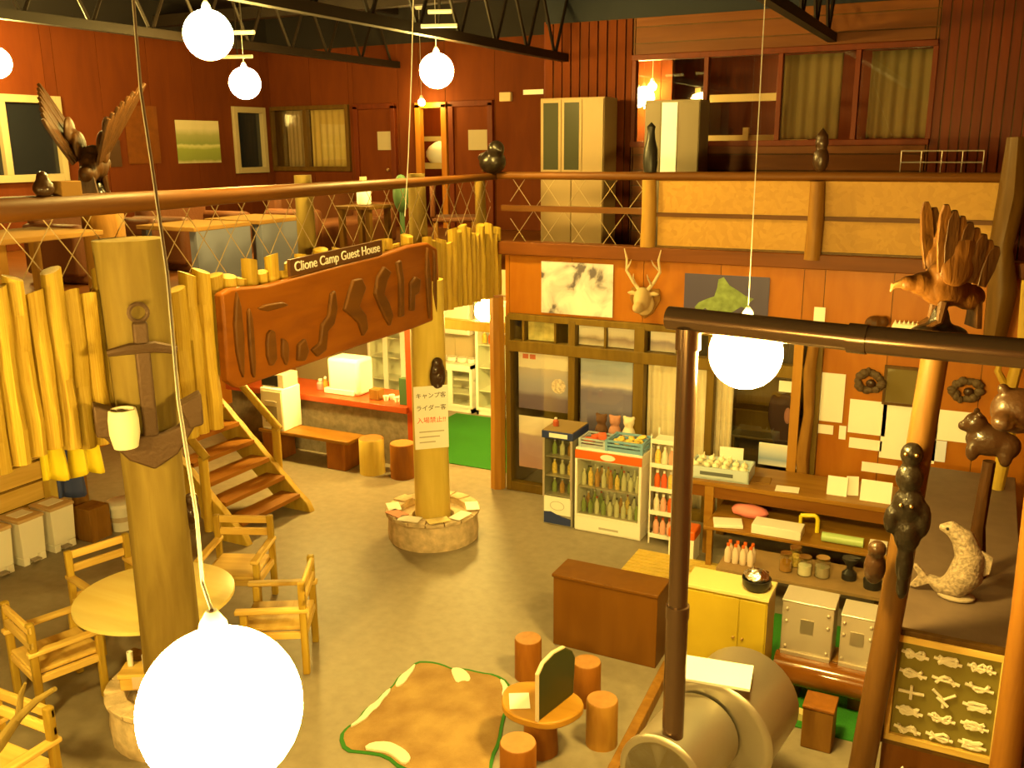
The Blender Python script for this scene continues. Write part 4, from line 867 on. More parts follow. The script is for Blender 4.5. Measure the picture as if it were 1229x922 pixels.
# things on the counter
vc = T('vegetable_crate', 'pale blue lettered crate of garlic bulbs on the counter', 'crate', (-2.36, 9.86, .84), .05)
lm_ = mat('crate_pale_blue', (.55, .66, .72), .45)
MB().bb((-.33, -.2, 0), (.33, .2, .02)).build('base', lm_, vc)
for q in (((-.33, -.2, 0), (.33, -.18, .14)), ((-.33, .18, 0), (.33, .2, .14)), ((-.33, -.2, 0), (-.31, .2, .14)), ((.31, -.2, 0), (.33, .2, .14))): MB().bb(*q).build('side', lm_, vc, bevel=.003)
MB().bb((-.2, -.203, .05), (.16, -.2, .09)).build('print_line', mat('crate_print', (.12, .14, .14), .6), vc)
gb = MB().ball((0, 0, .035), (.04, .04, .034), 10, 7).tube([(0, 0, .06), (.005, 0, .1)], [.012, .005], 6).mesh('garlic_bulb', garlic)
random.seed(3)
for k in range(34):
    lay = k // 18; kk = k % 18
    o = bpy.data.objects.new('garlic_bulb', gb); COL.objects.link(o)
    o.location = (-2.36 - .25 + (kk % 6) * .1 + random.uniform(-.01, .01), 9.755 + (kk // 6) * .105 + random.uniform(-.01, .01), .863 + lay * .074 + (.012 if lay and kk > 8 else 0)); o.rotation_euler = (random.uniform(-.5, .5), random.uniform(-.5, .5), random.uniform(0, 6))
    tag(o, 'pale garlic bulb heaped in the lettered crate', 'garlic', 'garlic bulbs in the counter crate')
def card(name, label, px, py, wd, h, y, m=whitep, z=.84, rz=0, tilt=-.2):
    p = on(px, py, 'z', z); t = T(name, label, 'card', (p.x, y if y else p.y, z), rz)
    b_ = MB().bb((-wd / 2, -.004, 0), (wd / 2, .004, h)).build('sheet', m, t); b_.rotation_euler.x = tilt
    MB().bb((-wd / 2, 0, 0), (wd / 2, .07, .006)).build('foot', m, t); return t
card('price_card', 'white square card standing on the counter next to the folded card', 1000, 603, .2, .2, 9.75)
card('price_card', 'narrow white folded card standing between two counter cards', 1021, 599, .12, .2, 9.82, rz=.3)
card('price_card', 'wide white printed card standing on the counter under the notices', 1048, 609, .3, .22, 9.72)
p = on(946, 586, 'z', .84); paper('white notepad lying on the counter beside the crate', p.x, p.y - .05, .842, .1, .24, .17)
p = on(915, 575, 'z', .84); paper('tan booklet lying on the counter next to the notepad', p.x, p.y - .05, .842, .1, .2, .2, tablecl)
one('white_card_sign', MB().bb((-.13, -.004, 0), (.13, .004, .14)), whitep, 'white price sign standing among the garlic bulbs', 'card', (-2.3, 10.03, .98), .1)
# things on the shelves below
def bxx(name, label, cat, loc, d, m, rz=0, bev=.006, group=None): return one(name, MB().bb((-d[0] / 2, -d[1] / 2, 0), (d[0] / 2, d[1] / 2, d[2])), m, label, cat, loc, rz, group, bevel=bev)
b = MB().ball((0, 0, .07), (.2, .11, .075), 14, 8); b.v = [(x_, y_, max(0, z_ + .02 * noise.noise((x_ * 12, y_ * 12, 1)))) for x_, y_, z_ in b.v]
one('pink_bag', b, pink, 'pink wrapped bag on the counter shelf', 'bag', (-1.98, 9.64, .49))
bxx('white_box', 'long white carton on the counter shelf beside the pink bag', 'box', (-1.62, 9.33, .49), (.5, .24, .1), white)
bxx('newspaper_pile', 'pile of folded papers at the crate end of the counter shelf', 'papers', (-2.14, 9.33, .49), (.3, .22, .035), whitep, .3)
ys = T('yellow_bracket', 'yellow bent tube stand beside the long white carton', 'stand', (-1.27, 9.52, .49))
MB().tube([(-.16, 0, .16), (-.02, 0, .18), (.0, 0, .165), (.012, 0, .14), (.012, 0, 0)], .022, 8).build('tube', yellow, ys); MB().tube([(-.16, 0, .16), (-.16, 0, 0)], .018, 8).build('leg', yellow, ys)
gr = one('green_roll', MB().tube([(-.2, 0, .05), (.2, 0, .05)], .05, 14), mat('green_wrap', (.40, .55, .22), .3), 'pale green wrapped roll lying on the counter shelf', 'roll', (-.98, 9.32, .49))
bxx('small_white_box', 'small white box at the post end of the counter shelf', 'box', (-.64, 9.3, .49), (.17, .14, .09), white)
ob_ = T('foam_box', 'white foam box with an orange lid standing by the counter leg', 'box', (-2.62, 9.38, 0))
MB().bb((-.14, -.12, 0), (.14, .12, .26)).build('body', white, ob_, bevel=.006); MB().bb((-.15, -.13, .26), (.15, .13, .37)).build('lid', orange, ob_, bevel=.02)
for k in range(8): tbottle('small red-capped bottle in a cluster on the low shelf', -1.98 + (k % 4) * .075, 8.70 + (k // 4) * .085, .36, .2, .033, mat('label_pale', (.70, .56, .45), .4), orange, 'red-capped bottles on the low shelf')
def jar(label, x, y, h, r, m, lid=None):
    t = T('glass_jar', label, 'jar', (x, y, .36), 0, 'jars on the low shelf')
    MB().lathe([(r * .95, 0), (r, .01), (r, h * .85), (r * .8, h * .95), (r * .8, h)], n=18).build('jar', jarglass, t); MB().lathe([(r * .88, .008), (r * .88, h * .6)], n=16).build('contents', m, t)
    MB().lathe([(r * .86, h), (r * .86, h + .02)], n=18).build('lid', lid or brass, t)
jar('glass jar of brown kernels on the low shelf', -1.42, 8.74, .17, .065, amber); jar('glass jar of yellow sweets behind the kernels', -1.36, 8.9, .18, .065, food); jar('round glass jar of pale sweets on the low shelf', -1.24, 8.73, .17, .07, garlic); jar('glass jar with dull contents beside the black grinder', -1.08, 8.76, .18, .075, mat('jar_dull', (.4, .33, .22), .5))
gd = T('coffee_grinder', 'black hourglass coffee grinder on the low shelf', 'grinder', (-.84, 8.82, .36)); MB().lathe([(.07, 0), (.07, .06), (.03, .1), (.03, .13), (.075, .2), (.075, .215)], n=16).build('body', black, gd); MB().tube([(0, 0, .21), (.09, 0, .23)], .008, 6).build('crank', black, gd)
cm_ = T('black_pot', 'black kettle-like pot at the end of the low shelf', 'pot', (-.62, 8.72, .36)); MB().lathe([(.08, 0), (.085, .08), (.06, .12), (.02, .13)], n=16).build('pot', black, cm_); MB().tube([(.08, 0, .05), (.12, 0, .1)], .012, 6).build('spout', greymetal, cm_)

# ================================================================== ON THE BACK WALL AND IN THE GLASS FRONT
def sheet_on_wall(name, label, cat, rect, m, Y=YB, th=.006, group=None, frame=None):
    a = on(rect[0], rect[1], 'y', Y); b_ = on(rect[2], rect[3], 'y', Y); h = (a.z - b_.z); wd = b_.x - a.x
    o = one(name, MB().bb((0, -th, 0), (wd, 0, h)), m, label, cat, (a.x, Y - .026, b_.z), 0, group); return o
pr = lambda *s_: [(p, c) for p, c in s_]
m1 = patches('bear_print', [(0, (.08, .06, .08)), (.36, (.12, .10, .12)), (.42, (.50, .47, .5)), (.55, (.72, .69, .68)), (1, (.86, .84, .8))], 3.2)
sheet_on_wall('wall_print', 'grey and white mountain print on the plywood wall beside the deer head', 'picture', (651, 313, 736, 381), m1)
hk = T('island_map', 'dark blue satellite map of a green island on the plywood wall', 'map', (-3.04, YB - .026, 2.44))
MB().bb((0, -.006, 0), (.96, 0, .54)).build('sheet', mat('map_sea', (.07, .06, .13), .35), hk)
isl = [(.07, .16), (.12, .10), (.2, .16), (.27, .1), (.36, .14), (.44, .05), (.5, .12), (.62, .2), (.74, .17), (.7, .24), (.76, .3), (.66, .33), (.58, .38), (.47, .44), (.40, .53), (.34, .5), (.33, .40), (.3, .3), (.22, .27), (.12, .22)]
MB().prism([(x_ * .97 + .06, z_ * .98) for x_, z_ in isl], -.009, -.0055, 'xz').build('island', mat('map_green', (0.189, 0.266, 0.091), .5, var=.3, bscale=12), hk)
dh = T('deer_head', 'mounted deer skull head with antlers on a shield plaque', 'trophy', (X(776, YB, 350), YB - .025, 2.45))
MB().prism([(-.17, .33), (.17, .33), (.19, .2), (.1, .04), (0, -.03), (-.1, .04), (-.19, .2)], -.03, 0, 'xz').build('plaque', brownlog, dh, bevel=.008)
MB().ball((0, -.12, .22), (.1, .14, .14)).ball((0, -.24, .14), (.065, .14, .07)).ball((0, -.06, .16), (.13, .06, .15)).ball((-.13, -.1, .28), (.07, .02, .03)).ball((.13, -.1, .28), (.07, .02, .03)).build('head', mat('deer_hide', (0.504, 0.364, 0.182), .7), dh, remesh=.014)
for s_ in (-1, 1):
    MB().tube([(s_ * .05, -.1, .32), (s_ * .13, -.1, .42), (s_ * .2, -.12, .54), (s_ * .19, -.15, .68), (s_ * .22, -.16, .80)], [.024, .02, .018, .014, .005], 8, .1).tube([(s_ * .1, -.1, .38), (s_ * .09, -.2, .47), (s_ * .08, -.22, .52)], [.014, .01, .004], 6).tube([(s_ * .2, -.12, .55), (s_ * .14, -.18, .63), (s_ * .12, -.19, .68)], [.014, .009, .003], 6).build('antler', mat('antler_bone', (0.57, 0.45, 0.27), .5), dh)
pA = printed('poster_mountain', [(0, (.14, .11, .2)), (.22, (.16, .13, .22)), (.30, (.34, .34, .46)), (.46, (.36, .37, .48)), (.66, (.50, .46, .46)), (.68, (.88, .85, .76)), (1, (.88, .85, .76))], 2, 0, .8, .06, 3)
a = T('mountain_poster', 'white-topped poster of a volcano in the glass front, above a torn one', 'poster', (-5.19, YB + .012, 1.12)); MB().bb((0, 0, 0), (.74, .006, .78)).build('sheet', pA, a)
for k in range(2): MB().bb((.06 + .1 * k, -.002, .66), (.14 + .1 * k, 0, .72)).build('red_character', mat('print_red', (.7, .2, .12), .6), a)
MB().lathe([(.10, 0), (.10, .003), (0, .003)], n=9, M=Matrix.Translation((.56, 0, .34)) @ Matrix.Rotation(PI / 2, 4, 'X')).build('smoke_print', mat('print_smoke', (.7, .6, .5), .6, var=.4, bscale=30), a)
pB = printed('poster_lake', [(0, (.18, .16, .28)), (.3, (.24, .23, .36)), (.50, (.22, .20, .32)), (.56, (.30, .29, .42)), (.60, (.70, .66, .66)), (.68, (.48, .52, .64)), (1, (.36, .48, .66))], 2, 0, 1.0, .05, 3)
one('lake_poster', MB().bb((0, 0, 0), (.68, .006, .95)), pB, 'tall blue poster of a snowy range in the glass front behind the toys', 'poster', (-4.33, YB + .012, .93))
pC = printed('poster_lower', [(0, (.50, .30, .30)), (.4, (.42, .3, .42)), (.62, (.5, .4, .45)), (.66, (.8, .74, .66)), (1, (.82, .78, .7))], 2, 0, .72, .04)
one('lower_poster', MB().bb((0, 0, 0), (.74, .006, .7)), pC, 'pink and violet poster low in the glass front beside the slim cooler', 'poster', (-5.19, YB + .012, .32))
one('door_sticker', MB().bb((0, -.003, 0), (.05, 0, .18)), whitep, 'small white notice on the glass front frame by the corner post', 'notice', (-5.32, YB - .075, 1.3))
for k, (x_, wd, lab, m) in enumerate(((-5.05, .36, 'faded green photo in the transom above the volcano poster', mat('photo_green', (.50, .46, .18), .5, var=.3, bscale=9)), (-4.36, .33, 'landscape photo in the transom above the lake poster', printed('photo_land', [(0, (.6, .55, .45)), (.35, (.25, .2, .16)), (.55, (.7, .66, .58)), (1, (.8, .78, .7))], 2, 0, .24, .2)), (-3.98, .36, 'second landscape photo in the transom, nearest the thick mullion', printed('photo_land2', [(0, (.55, .5, .42)), (.4, (.3, .22, .2)), (.6, (.66, .6, .52)), (1, (.78, .74, .68))], 2, 0, .24, .2)), (-3.44, .32, 'violet landscape photo in the transom beside the stovepipe', printed('photo_land3', [(0, (.5, .45, .4)), (.45, (.3, .25, .3)), (.6, (.7, .64, .6)), (1, (.75, .72, .68))], 2, 0, .24, .2)))):
    one('transom_photo', MB().bb((0, 0, 0), (wd, .006, .24)), m, lab, 'photo', (x_, YB + .012, 2.03))
def drape(name, label, x0, x1, z0, z1, Y, m, folds=7, group='curtains', amp=.035, tie=None):
    def fn(u, v):
        z = z1 + (z0 - z1) * v; xx = x0 + (x1 - x0) * u
        if tie: xx = x0 + (x1 - x0) * (u * (1 - tie * v)) if tie > 0 else x1 - (x1 - x0) * ((1 - u) * (1 + tie * v))
        return (xx - x0, amp * math.sin(u * folds * 2 * PI) * (.5 + .5 * v), z - z0)
    return one(name, MB().sheet(folds * 8, 6, fn), m, label, 'curtain', (x0, Y, z0), 0, group, solid=.006)
drape('curtain', 'cream curtain behind the glass front beside the thick mullion', -3.48, -3.02, .02, 2.0, YB + .085, curtain, 4, amp=.028)
drape('curtain', 'cream curtain behind the glass front, between stovepipe and globe', -2.98, -2.72, .02, 2.0, YB + .085, curtain, 2, amp=.028)
drape('curtain', 'narrow cream curtain at the edge of the dark pane behind the globe', -2.66, -2.44, .02, 2.0, YB + .085, curtain, 4, amp=.028)
sheet_on_wall('window_notice', 'white notice on the dark pane beside the rough door post', 'notice', (936, 456, 954, 471), whitep, YB + .02)
bp_ = bxx('printed_carton', 'blue and white printed carton standing behind the counter', 'box', (-1.83, 10.42, .84), (.5, .03, .26), printed('carton_blue', [(0, (.7, .7, .7)), (.3, (.25, .35, .55)), (.6, (.5, .58, .68)), (1, (.75, .75, .74))], 2, 0, .26, .05))
jk = T('hanging_jacket', 'dark jacket hung inside the dark pane beside the rough door post', 'jacket', (X(941, 11.0, 500), 11.0, .9)); MB().ball((0, 0, .3), (.16, .07, .36), 14, 10).ball((-.13, 0, .42), (.06, .06, .22)).ball((.13, 0, .42), (.06, .06, .22)).build('jacket', mat('jacket_dark', (.05, .025, .02), .8), jk, remesh=.02); MB().tube([(0, 0, .64), (0, 0, 1.98)], .006, 5).build('hanger', ironm, jk); MB().ball((.05, -.06, .4), (.04, .02, .1)).build('lapel', mat('jacket_pink', (.45, .2, .15), .7), jk)
one('shop_shelf', MB().bb((-.5, -.15, 0), (.5, .15, .03)).bb((-.5, -.15, .35), (.5, .15, .38)).bb((-.5, .12, 0), (.5, .15, .9)).bb((-.5, -.15, 0), (-.46, .15, .9)).bb((.46, -.15, 0), (.5, .15, .9)).bb((-.46, -.15, -.8), (-.4, .15, 0)).bb((.4, -.15, -.8), (.46, .15, 0)), olivewood, 'brown shelf unit in the dim room behind the glass front', 'shelf', (-2.2, 11.6, .8))
random.seed(13)
dp = MB().tube([(0, 0, 0), (.03, 0, .5), (-.02, 0, 1.0), (.02, 0, 1.5), (-.01, 0, 2.0), (.02, 0, 2.36)], [.075, .06, .07, .055, .065, .06], 10, .35)
one('rough_door_post', dp, brownlog, 'rough bark-edged post at the end of the glass front', 'post', (X(972, YB, 480), YB - .10, 0))
one('door_casing', MB().bb((-.05, -.06, 0), (.05, .0, 2.4)), casing, 'straight orange casing beside the rough bark-edged post', 'post', (X(957, YB, 480), YB - .075, 0))
for rect, lab in (((985, 446, 1011, 507), 'tall white notice hung above the switch plate'), ((982, 508, 1000, 521), 'small cream switch plate below the tall notice'), ((1008, 510, 1015, 527), 'narrow cream switch beside the switch plate'), ((1021, 478, 1062, 523), 'square white notice under the dark wreath'), ((1020, 524, 1058, 541), 'low white notice strip under the square notice'), ((1061, 483, 1094, 553), 'tall white notice below the dark glazed picture frame'), ((1035, 553, 1077, 570), 'wide white notice strip just above the counter cards'), ((1121, 490, 1169, 532), 'wide white notice under the wreath nearest the carved bear'), ((1113, 488, 1121, 556), 'narrow tall white strip at the edge of the leaning post'), ((1119, 527, 1134, 554), 'small bluish white light painted as a card below the wide notice'), ((978, 368, 990, 388), 'tiny cream ornament card high on the plywood wall')):
    sheet_on_wall('wall_notice', lab, 'notice', rect, whitep if 'bluish' not in lab else mat('blue_light_tint', (.7, .75, .95), .5))  # bluish sheet colour stands in for a small bluish white light
def wreath(label, px, py, r):
    c = on(px, py, 'y', YB - .05); random.seed(int(px)); b_ = MB()
    for k in range(22):
        a_ = 2 * PI * k / 22; b_.ball((r * math.cos(a_) * random.uniform(.85, 1.1), random.uniform(-.03, .01), r * .85 * math.sin(a_) * random.uniform(.85, 1.1)), (random.uniform(.03, .055), .03, random.uniform(.03, .05)), 8, 5)
    t = T('vine_wreath', label, 'wreath', c); b_.build('twigs', mat('wreath_dark', (.09, .055, .025), .6, bump=.5), t); MB().ball((.02, -.01, -.02), (.05, .03, .05), 10, 6).build('ornament', darkcarve, t)
wreath('dark woven wreath on the plywood wall above the square notice', 1043, 458, .12); wreath('dark woven wreath on the plywood wall nearest the carved bear', 1160, 468, .125)
fa = on(1066, 441, 'y', YB); fb_ = on(1110, 486, 'y', YB)
ff = T('framed_glass', 'dark glazed picture frame reflecting a lamp behind the leaning post', 'picture', (fa.x, YB - .02, fb_.z)); hh = fa.z - fb_.z; ww = fb_.x - fa.x
MB().bb((.0, -.02, .0), (ww, 0, hh)).build('backing', mat('picture_olive', (.16, .12, .035), .1, coat=1), ff)
for q in (((-.03, -.03, -.03), (ww + .03, 0, 0)), ((-.03, -.03, hh), (ww + .03, 0, hh + .03)), ((-.03, -.03, 0), (0, 0, hh)), ((ww, -.03, 0), (ww + .03, 0, hh))): MB().bb(*q).build('frame_bar', darkwood, ff)
# high wall shelf with shell and carved ship
ws_ = T('wall_shelf', 'small plank shelf high on the plywood wall behind the eagle', 'shelf', (-.68, YB - .15, 2.5)); MB().bb((-.42, -.12, -.02), (.42, .135, .0)).build('plank', honey, ws_, bevel=.004)
for s_ in (-.3, .3): MB().prism([(.13, -.02), (-.08, -.02), (.13, -.18)], s_ - .015, s_ + .015).build('bracket', honey, ws_)
sh = T('jawbone_model', 'pale toothed jawbone on the high wall shelf', 'ornament', (-.58, YB - .16, 2.5)); MB().bb((-.2, -.07, 0), (.2, .07, .1)).build('jaw', garlic, sh, bevel=.03)
for k in range(9): MB().lathe([(.018, .09), (0, .14)], n=6, M=Matrix.Translation((-.17 + k * .042, -.03, 0))).build('tooth', garlic, sh)
one('brown_shell', MB().ball((0, 0, .08), (.1, .08, .08)).ball((.08, 0, .1), (.06, .06, .06)), eaglem, 'small brown carved shell on the high wall shelf', 'ornament', (-.95, YB - .16, 2.5), remesh=.012)

# ================================================================== KITCHEN UNDER THE MEZZANINE
kc = T('kitchen_counter', 'kitchen bar counter with a red top and grey stone front', 'counter', (0, 0, 0))
MB().bb((-10.2, 10.62, 0), (-6.98, 11.3, .80)).build('front', mat('bar_stone', (0.21, 0.168, 0.112), .8, bump=.4, bscale=12, var=.25), kc); MB().bb((-10.25, 10.55, .8), (-6.95, 11.35, .89)).build('top', mat('bar_red', (0.3575, 0.065, 0.01625), .35), kc, bevel=.008)
one('red_post', MB().box((0, 0, 1.44), (.1, .1, 2.88)), red, 'red painted post at the end of the kitchen bar', 'post', (-6.93, 10.66, 0), bevel=.006)
one('green_stand', MB().bb((-.09, -.05, 0), (.09, .05, .38)), mat('dark_green_box', (.06, .12, .05), .5), 'dark green menu box standing on the bar end', 'box', (-7.05, 10.72, .89), bevel=.005)
one('kitchen_carpet', MB().bb((-7.75, 11.0, 0), (-5.5, 13.3, .012)), greenc, 'bright green carpet on the kitchen passage floor', 'carpet')
bn = T('kitchen_bench', 'rough dark plank bench before the bar', 'bench', (-8.35, 10.25, 0))
MB().bb((-.85, -.2, .40), (.75, .2, .45)).build('plank', wood('bench_plank', (0.299, 0.156, 0.052), (0.221, 0.104, 0.0325), 0, 4, .12, .4, .1, 0), bn, bevel=.01)
for x_ in (-.65, .5): MB().bb((x_ - .16, -.17, 0), (x_ + .16, .17, .4)).build('block_leg', stool_w, bn, bevel=.01)
stump('bar_stump', 'honey-coloured tree stump stool between bench and pillar', -7.33, 10.22, .175, .5, 'stump stools at the bar', honey)
stump('bar_stump', 'reddish tree stump stool half behind the honey pillar', -6.85, 10.26, .17, .48, 'stump stools at the bar', stool_w)
wm = T('white_oven', 'white box oven with a dim front standing on the bench', 'oven', (-8.93, 10.27, .45))
MB().bb((-.2, -.2, 0), (.2, .2, .62)).build('body', white, wm, bevel=.012); MB().bb((-.18, -.212, .04), (.18, -.2, .58)).build('front_door', mat('oven_front', (.55, .47, .3), .4), wm, bevel=.005); MB().bb((-.12, -.216, .12), (.1, -.212, .36)).build('window', mat('oven_window', (.25, .2, .13), .2), wm); MB().bb((-.1, -.23, .42), (.1, -.212, .44)).build('handle', greymetal, wm)
mw = T('microwave', 'small black-fronted microwave on the white oven', 'microwave', (-8.95, 10.3, 1.07)); MB().bb((-.2, -.16, 0), (.2, .16, .2)).build('body', mat('mw_grey', (.5, .44, .33), .4), mw, bevel=.006); MB().bb((-.19, -.17, .02), (.1, -.16, .18)).build('door', black, mw)
em = T('white_machine', 'large white covered appliance on the kitchen bar', 'appliance', (X(420, 10.95, 445), 10.95, .89)); MB().bb((-.28, -.18, 0), (.28, .2, .54)).build('cover', white, em, bevel=.05); MB().bb((-.34, -.2, 0), (.2, -.1, .08)).build('tray', white, em, bevel=.01)
bxx('wooden_caddy', 'small brown wooden caddy on the bar beside the white appliance', 'box', (X(452, 10.8, 468), 10.8, .89), (.17, .15, .15), brownlog)
random.seed(2)
for k, px in enumerate((463, 470, 476, 481)):
    one('white_cup', MB().lathe([(.03, 0), (.045, .07), (.04, .07), (.027, .01), (0, .01)], n=14), white, 'white cup on the bar end near the red post', 'cup', (X(px, 10.78 + .08 * (k % 2), 470), 10.78 + .08 * (k % 2), .89), 0, 'white cups on the bar')
for k, (px, r, h, m, lab) in enumerate(((390, .04, .2, amber, 'dark bottle on the bar beside the oven'), (384, .06, .16, pink, 'pinkish canister on the bar beside the oven'))): tbottle(lab, X(px, 10.9, 450), 10.9, .89, h, r, m, white)
def glass_cabinet(label, x0, x1, z1, y, shelves, split):
    t = T('glass_cabinet', label, 'cabinet', (0, y, 0), 0, 'white kitchen cabinets')
    MB().bb((x0, 0, 0), (x1, .02 + .4, .08)).bb((x0, .4, 0), (x1, .42, z1)).bb((x0, 0, 0), (x0 + .04, .42, z1)).bb((x1 - .04, 0, 0), (x1, .42, z1)).bb((x0, 0, z1 - .05), (x1, .42, z1)).build('carcass', white, t)
    for s_ in shelves: MB().bb((x0, .03, s_), (x1, .4, s_ + .02)).build('shelf', white, t)
    n_ = split
    for k in range(n_):
        a_ = x0 + (x1 - x0) * k / n_; b_ = x0 + (x1 - x0) * (k + 1) / n_
        for q in (((a_, -.02, .08), (a_ + .045, 0, z1 - .05)), ((b_ - .045, -.02, .08), (b_, 0, z1 - .05)), ((a_ + .045, -.018, .08), (b_ - .045, -.001, .13)), ((a_ + .045, -.018, z1 - .1), (b_ - .045, -.001, z1 - .05))): MB().bb(*q).build('door_frame', white, t)
        MB().bb((a_ + .04, -.012, .12), (b_ - .04, -.006, z1 - .09)).build('door_glass', coolglass, t)
    return t
glass_cabinet('low white cabinet with glass doors at the back of the kitchen', -8.35, -7.5, .82, 13.42, (.3, .55), 2)
glass_cabinet('tall white cabinet with glass doors beside the corner post', -7.42, -6.75, 1.98, 13.42, (.4, .8, 1.19, 1.55), 2)
glass_cabinet('white wall-side cabinet with glass doors behind the bar appliance', -9.6, -8.5, 1.5, 13.42, (.4, .8, 1.15), 3)
for k in range(4): one('dish_stack', MB().lathe([(.05, 0), (.09, .03), (.09, .05), (.085, .06), (.09, .09), (0, .09)], n=14), white, 'stack of white dishes on the low kitchen cabinet', 'dishes', (-8.2 + k * .2, 13.62, .82), 0, 'dish stacks on the low cabinet')
for k in range(5): tbottle(('yellow', 'orange', 'white', 'amber', 'plain white')[k] + ' canister in the tall kitchen cabinet beside the corner post', -7.32 + k * .12, 13.55, 1.22, .2, .045, (food, orange, white, amber, white)[k], white, 'canisters in the tall cabinet', 'canister', 'canister')
wc = T('wall_cupboard', 'white wall cupboard hung at the back of the kitchen', 'cupboard', (-8.2, 13.98, 1.3)); MB().bb((-.9, -.35, 0), (.55, 0, .55)).build('body', white, wc, bevel=.006)
for k in range(3):
    d_ = MB().bb((-.88 + k * .475, -.365, .02), (-.43 + k * .475, -.35, .53)).build('door', white, wc, bevel=.006); MB().bb((-.46 + k * .475, -.385, .08), (-.445 + k * .475, -.365, .2)).build('handle', greymetal, d_)
one('trim_2', MB().bb((-9.5, 10.7, 2.03), (-5.5, 10.82, 2.16)), honey, 'orange lintel beam over the kitchen passage', 'beam', kind='structure', bevel=.008)
kl = T('globe_lamp', 'added globe brightening the kitchen bench, hidden behind the carved sign', 'lamp', (-8.1, 9.95, 2.28), 0, 'round globe lamps'); MB().ball((0, 0, 0), .16, 28, 16).build('globe', kitglobe, kl); MB().lathe([(.03, .15), (.05, .17), (.02, .2)], n=12).build('cap', brass, kl); MB().tube([(0, 0, .19), (0, 0, .6)], .006, 5).build('cord', cordw, kl)  # extra lamp hidden by the sign, put in to brighten bench and bar

# ================================================================== CARVINGS BY THE LEANING POST
post('carving_post', 'tall brown log post carrying the carved eagle and black totem', -.41, 6.14, 0, 3.22, .082, wood('post_orange', (0.17, 0.085, 0.045), (0.11, 0.052, 0.026), 2, 4, .12, .5, .3, .05), lean=(.21, 0))
def feather(o_, d, L, sd, th):
    nrm = d.cross(sd).normalized() * th; vs = []
    for f_, wdt in ((0, .7), (.45, 1.1), (.85, .95), (1, .35)):
        c_ = o_ + d * L * f_; vs += [c_ - sd * wdt - nrm, c_ + sd * wdt - nrm, c_ + sd * wdt + nrm, c_ - sd * wdt + nrm]
    return MB().add(vs, [(0, 1, 2, 3), (12, 15, 14, 13)] + [(i * 4 + j, i * 4 + (j + 1) % 4, i * 4 + 4 + (j + 1) % 4, i * 4 + 4 + j) for i in range(3) for j in range(4)])
def eagle(name, label, loc, rz, scale, m, dk, out, rise, length, lean=.5, perch=True):
    """stooping carved eagle facing -y: low head, wings of overlapping feathers lifted over the back"""
    t = T(name, label, 'carving', loc, rz); t.scale = (scale,) * 3
    MB().ball((0, .02, .26), (.10, .17, .12)).ball((0, -.12, .28), (.07, .09, .075)).ball((0, -.2, .285), (.052, .07, .05)).ball((0, .16, .2), (.07, .1, .08)).ball((0, .0, .34), (.11, .1, .08)).build('body', m, t, remesh=.014)
    MB().tube([(0, -.25, .285), (0, -.3, .272), (0, -.315, .235)], [.028, .02, .004], 8).build('beak', mat('beak_dark', (.20, .10, .03), .4), t)
    for s_ in (-1, 1):
        wg = MB().ball((s_ * .09, .03, .40), (.035, .12, .13)).ball((s_ * (.09 + .1 * out), .05, .40 + .12 * rise), (.03, .10, .12)).build('wing', m, t, remesh=.014)
        for k in range(8):
            d = Vector((s_ * out * (1.1 - .04 * k), lean * (-.25 + .13 * k), rise)).normalized(); L = length * (1 - .055 * k)
            o_ = Vector((s_ * (.09 + .003 * (k % 2)), -.06 + .034 * k, .36 - .012 * k)); sd = (Vector((0, 1, 0)) - d * d.y).normalized() * .036
            feather(o_, d, L, sd, .012).build('feather', dk if k % 2 else m, wg, bevel=.004)
        MB().tube([(s_ * .05, -.01, .18), (s_ * .06, -.03, .06), (s_ * .06, -.1, .02)], [.035, .022, .018], 8).build('foot', dk, t)
    MB().prism([(-.05, .22), (.05, .22), (.08, .02), (-.08, .02)], .19, .22, 'xz').build('tail', dk, t)
    if perch: MB().ball((0, 0, -.02), (.14, .18, .06)).ball((.05, -.1, -.02), (.1, .09, .06)).ball((0, 0, .06), (.06, .06, .1)).build('perch', blackcarve, t, remesh=.02)
    return t
eagle('carved_eagle', 'carved wooden eagle with raised wings atop the leaning post', (-.2, 6.14, 3.305), math.radians(-63), 1.0, eaglem, eagledk, .10, 1, .40, .35)
bt = T('black_totem', 'glossy black carved totem of stacked owls hung on the leaning post', 'carving', (-.27, 5.985, 1.62))
MB().ball((0, 0, .93), (.07, .06, .08)).ball((0, 0, .78), (.085, .07, .1)).ball((.01, 0, .6), (.1, .07, .13)).ball((.02, 0, .42), (.085, .07, .14)).ball((.02, 0, .22), (.055, .05, .16)).ball((.02, 0, .06), (.04, .04, .1)).ball((-.08, -.02, .5), (.05, .04, .1)).ball((.1, -.01, .52), (.05, .04, .12)).build('body', blackcarve, bt, remesh=.013)
for z in (.95, .62):
    for s_ in (-1, 1): MB().ball((s_ * .03, -.075, z), .013, 8, 5).build('eye', brass, bt)
ow = one('carved_owl', MB().ball((0, 0, .12), (.07, .06, .12)).ball((0, -.02, .25), (.06, .055, .06)), darkcarve, 'small dark carved owl beside the black totem on the leaning post', 'carving', (-.42, 5.97, 1.66), .3, remesh=.012)
lc = T('long_cabinet', 'long dull-grey-topped brown cabinet behind the leaning post', 'cabinet', (.07, 6.3, 0))
MB().bb((-.36, 0, 0), (.42, 3.7, 1.15)).build('body', wood('cab_red', (0.216, 0.084, 0.027), (0.162, 0.06, 0.018), 2, 3, .15, .5, .1, 0), lc); MB().bb((-.37, -.02, 1.15), (.43, 3.72, 1.2)).build('top', mat('dull_top', (0.153, 0.1035, 0.072), .55, var=.1, bscale=7), lc, bevel=.006)
kb = T('knot_display', 'framed board of fifteen white rope knots on the cabinet end', 'display', (.063, 6.27, .43))
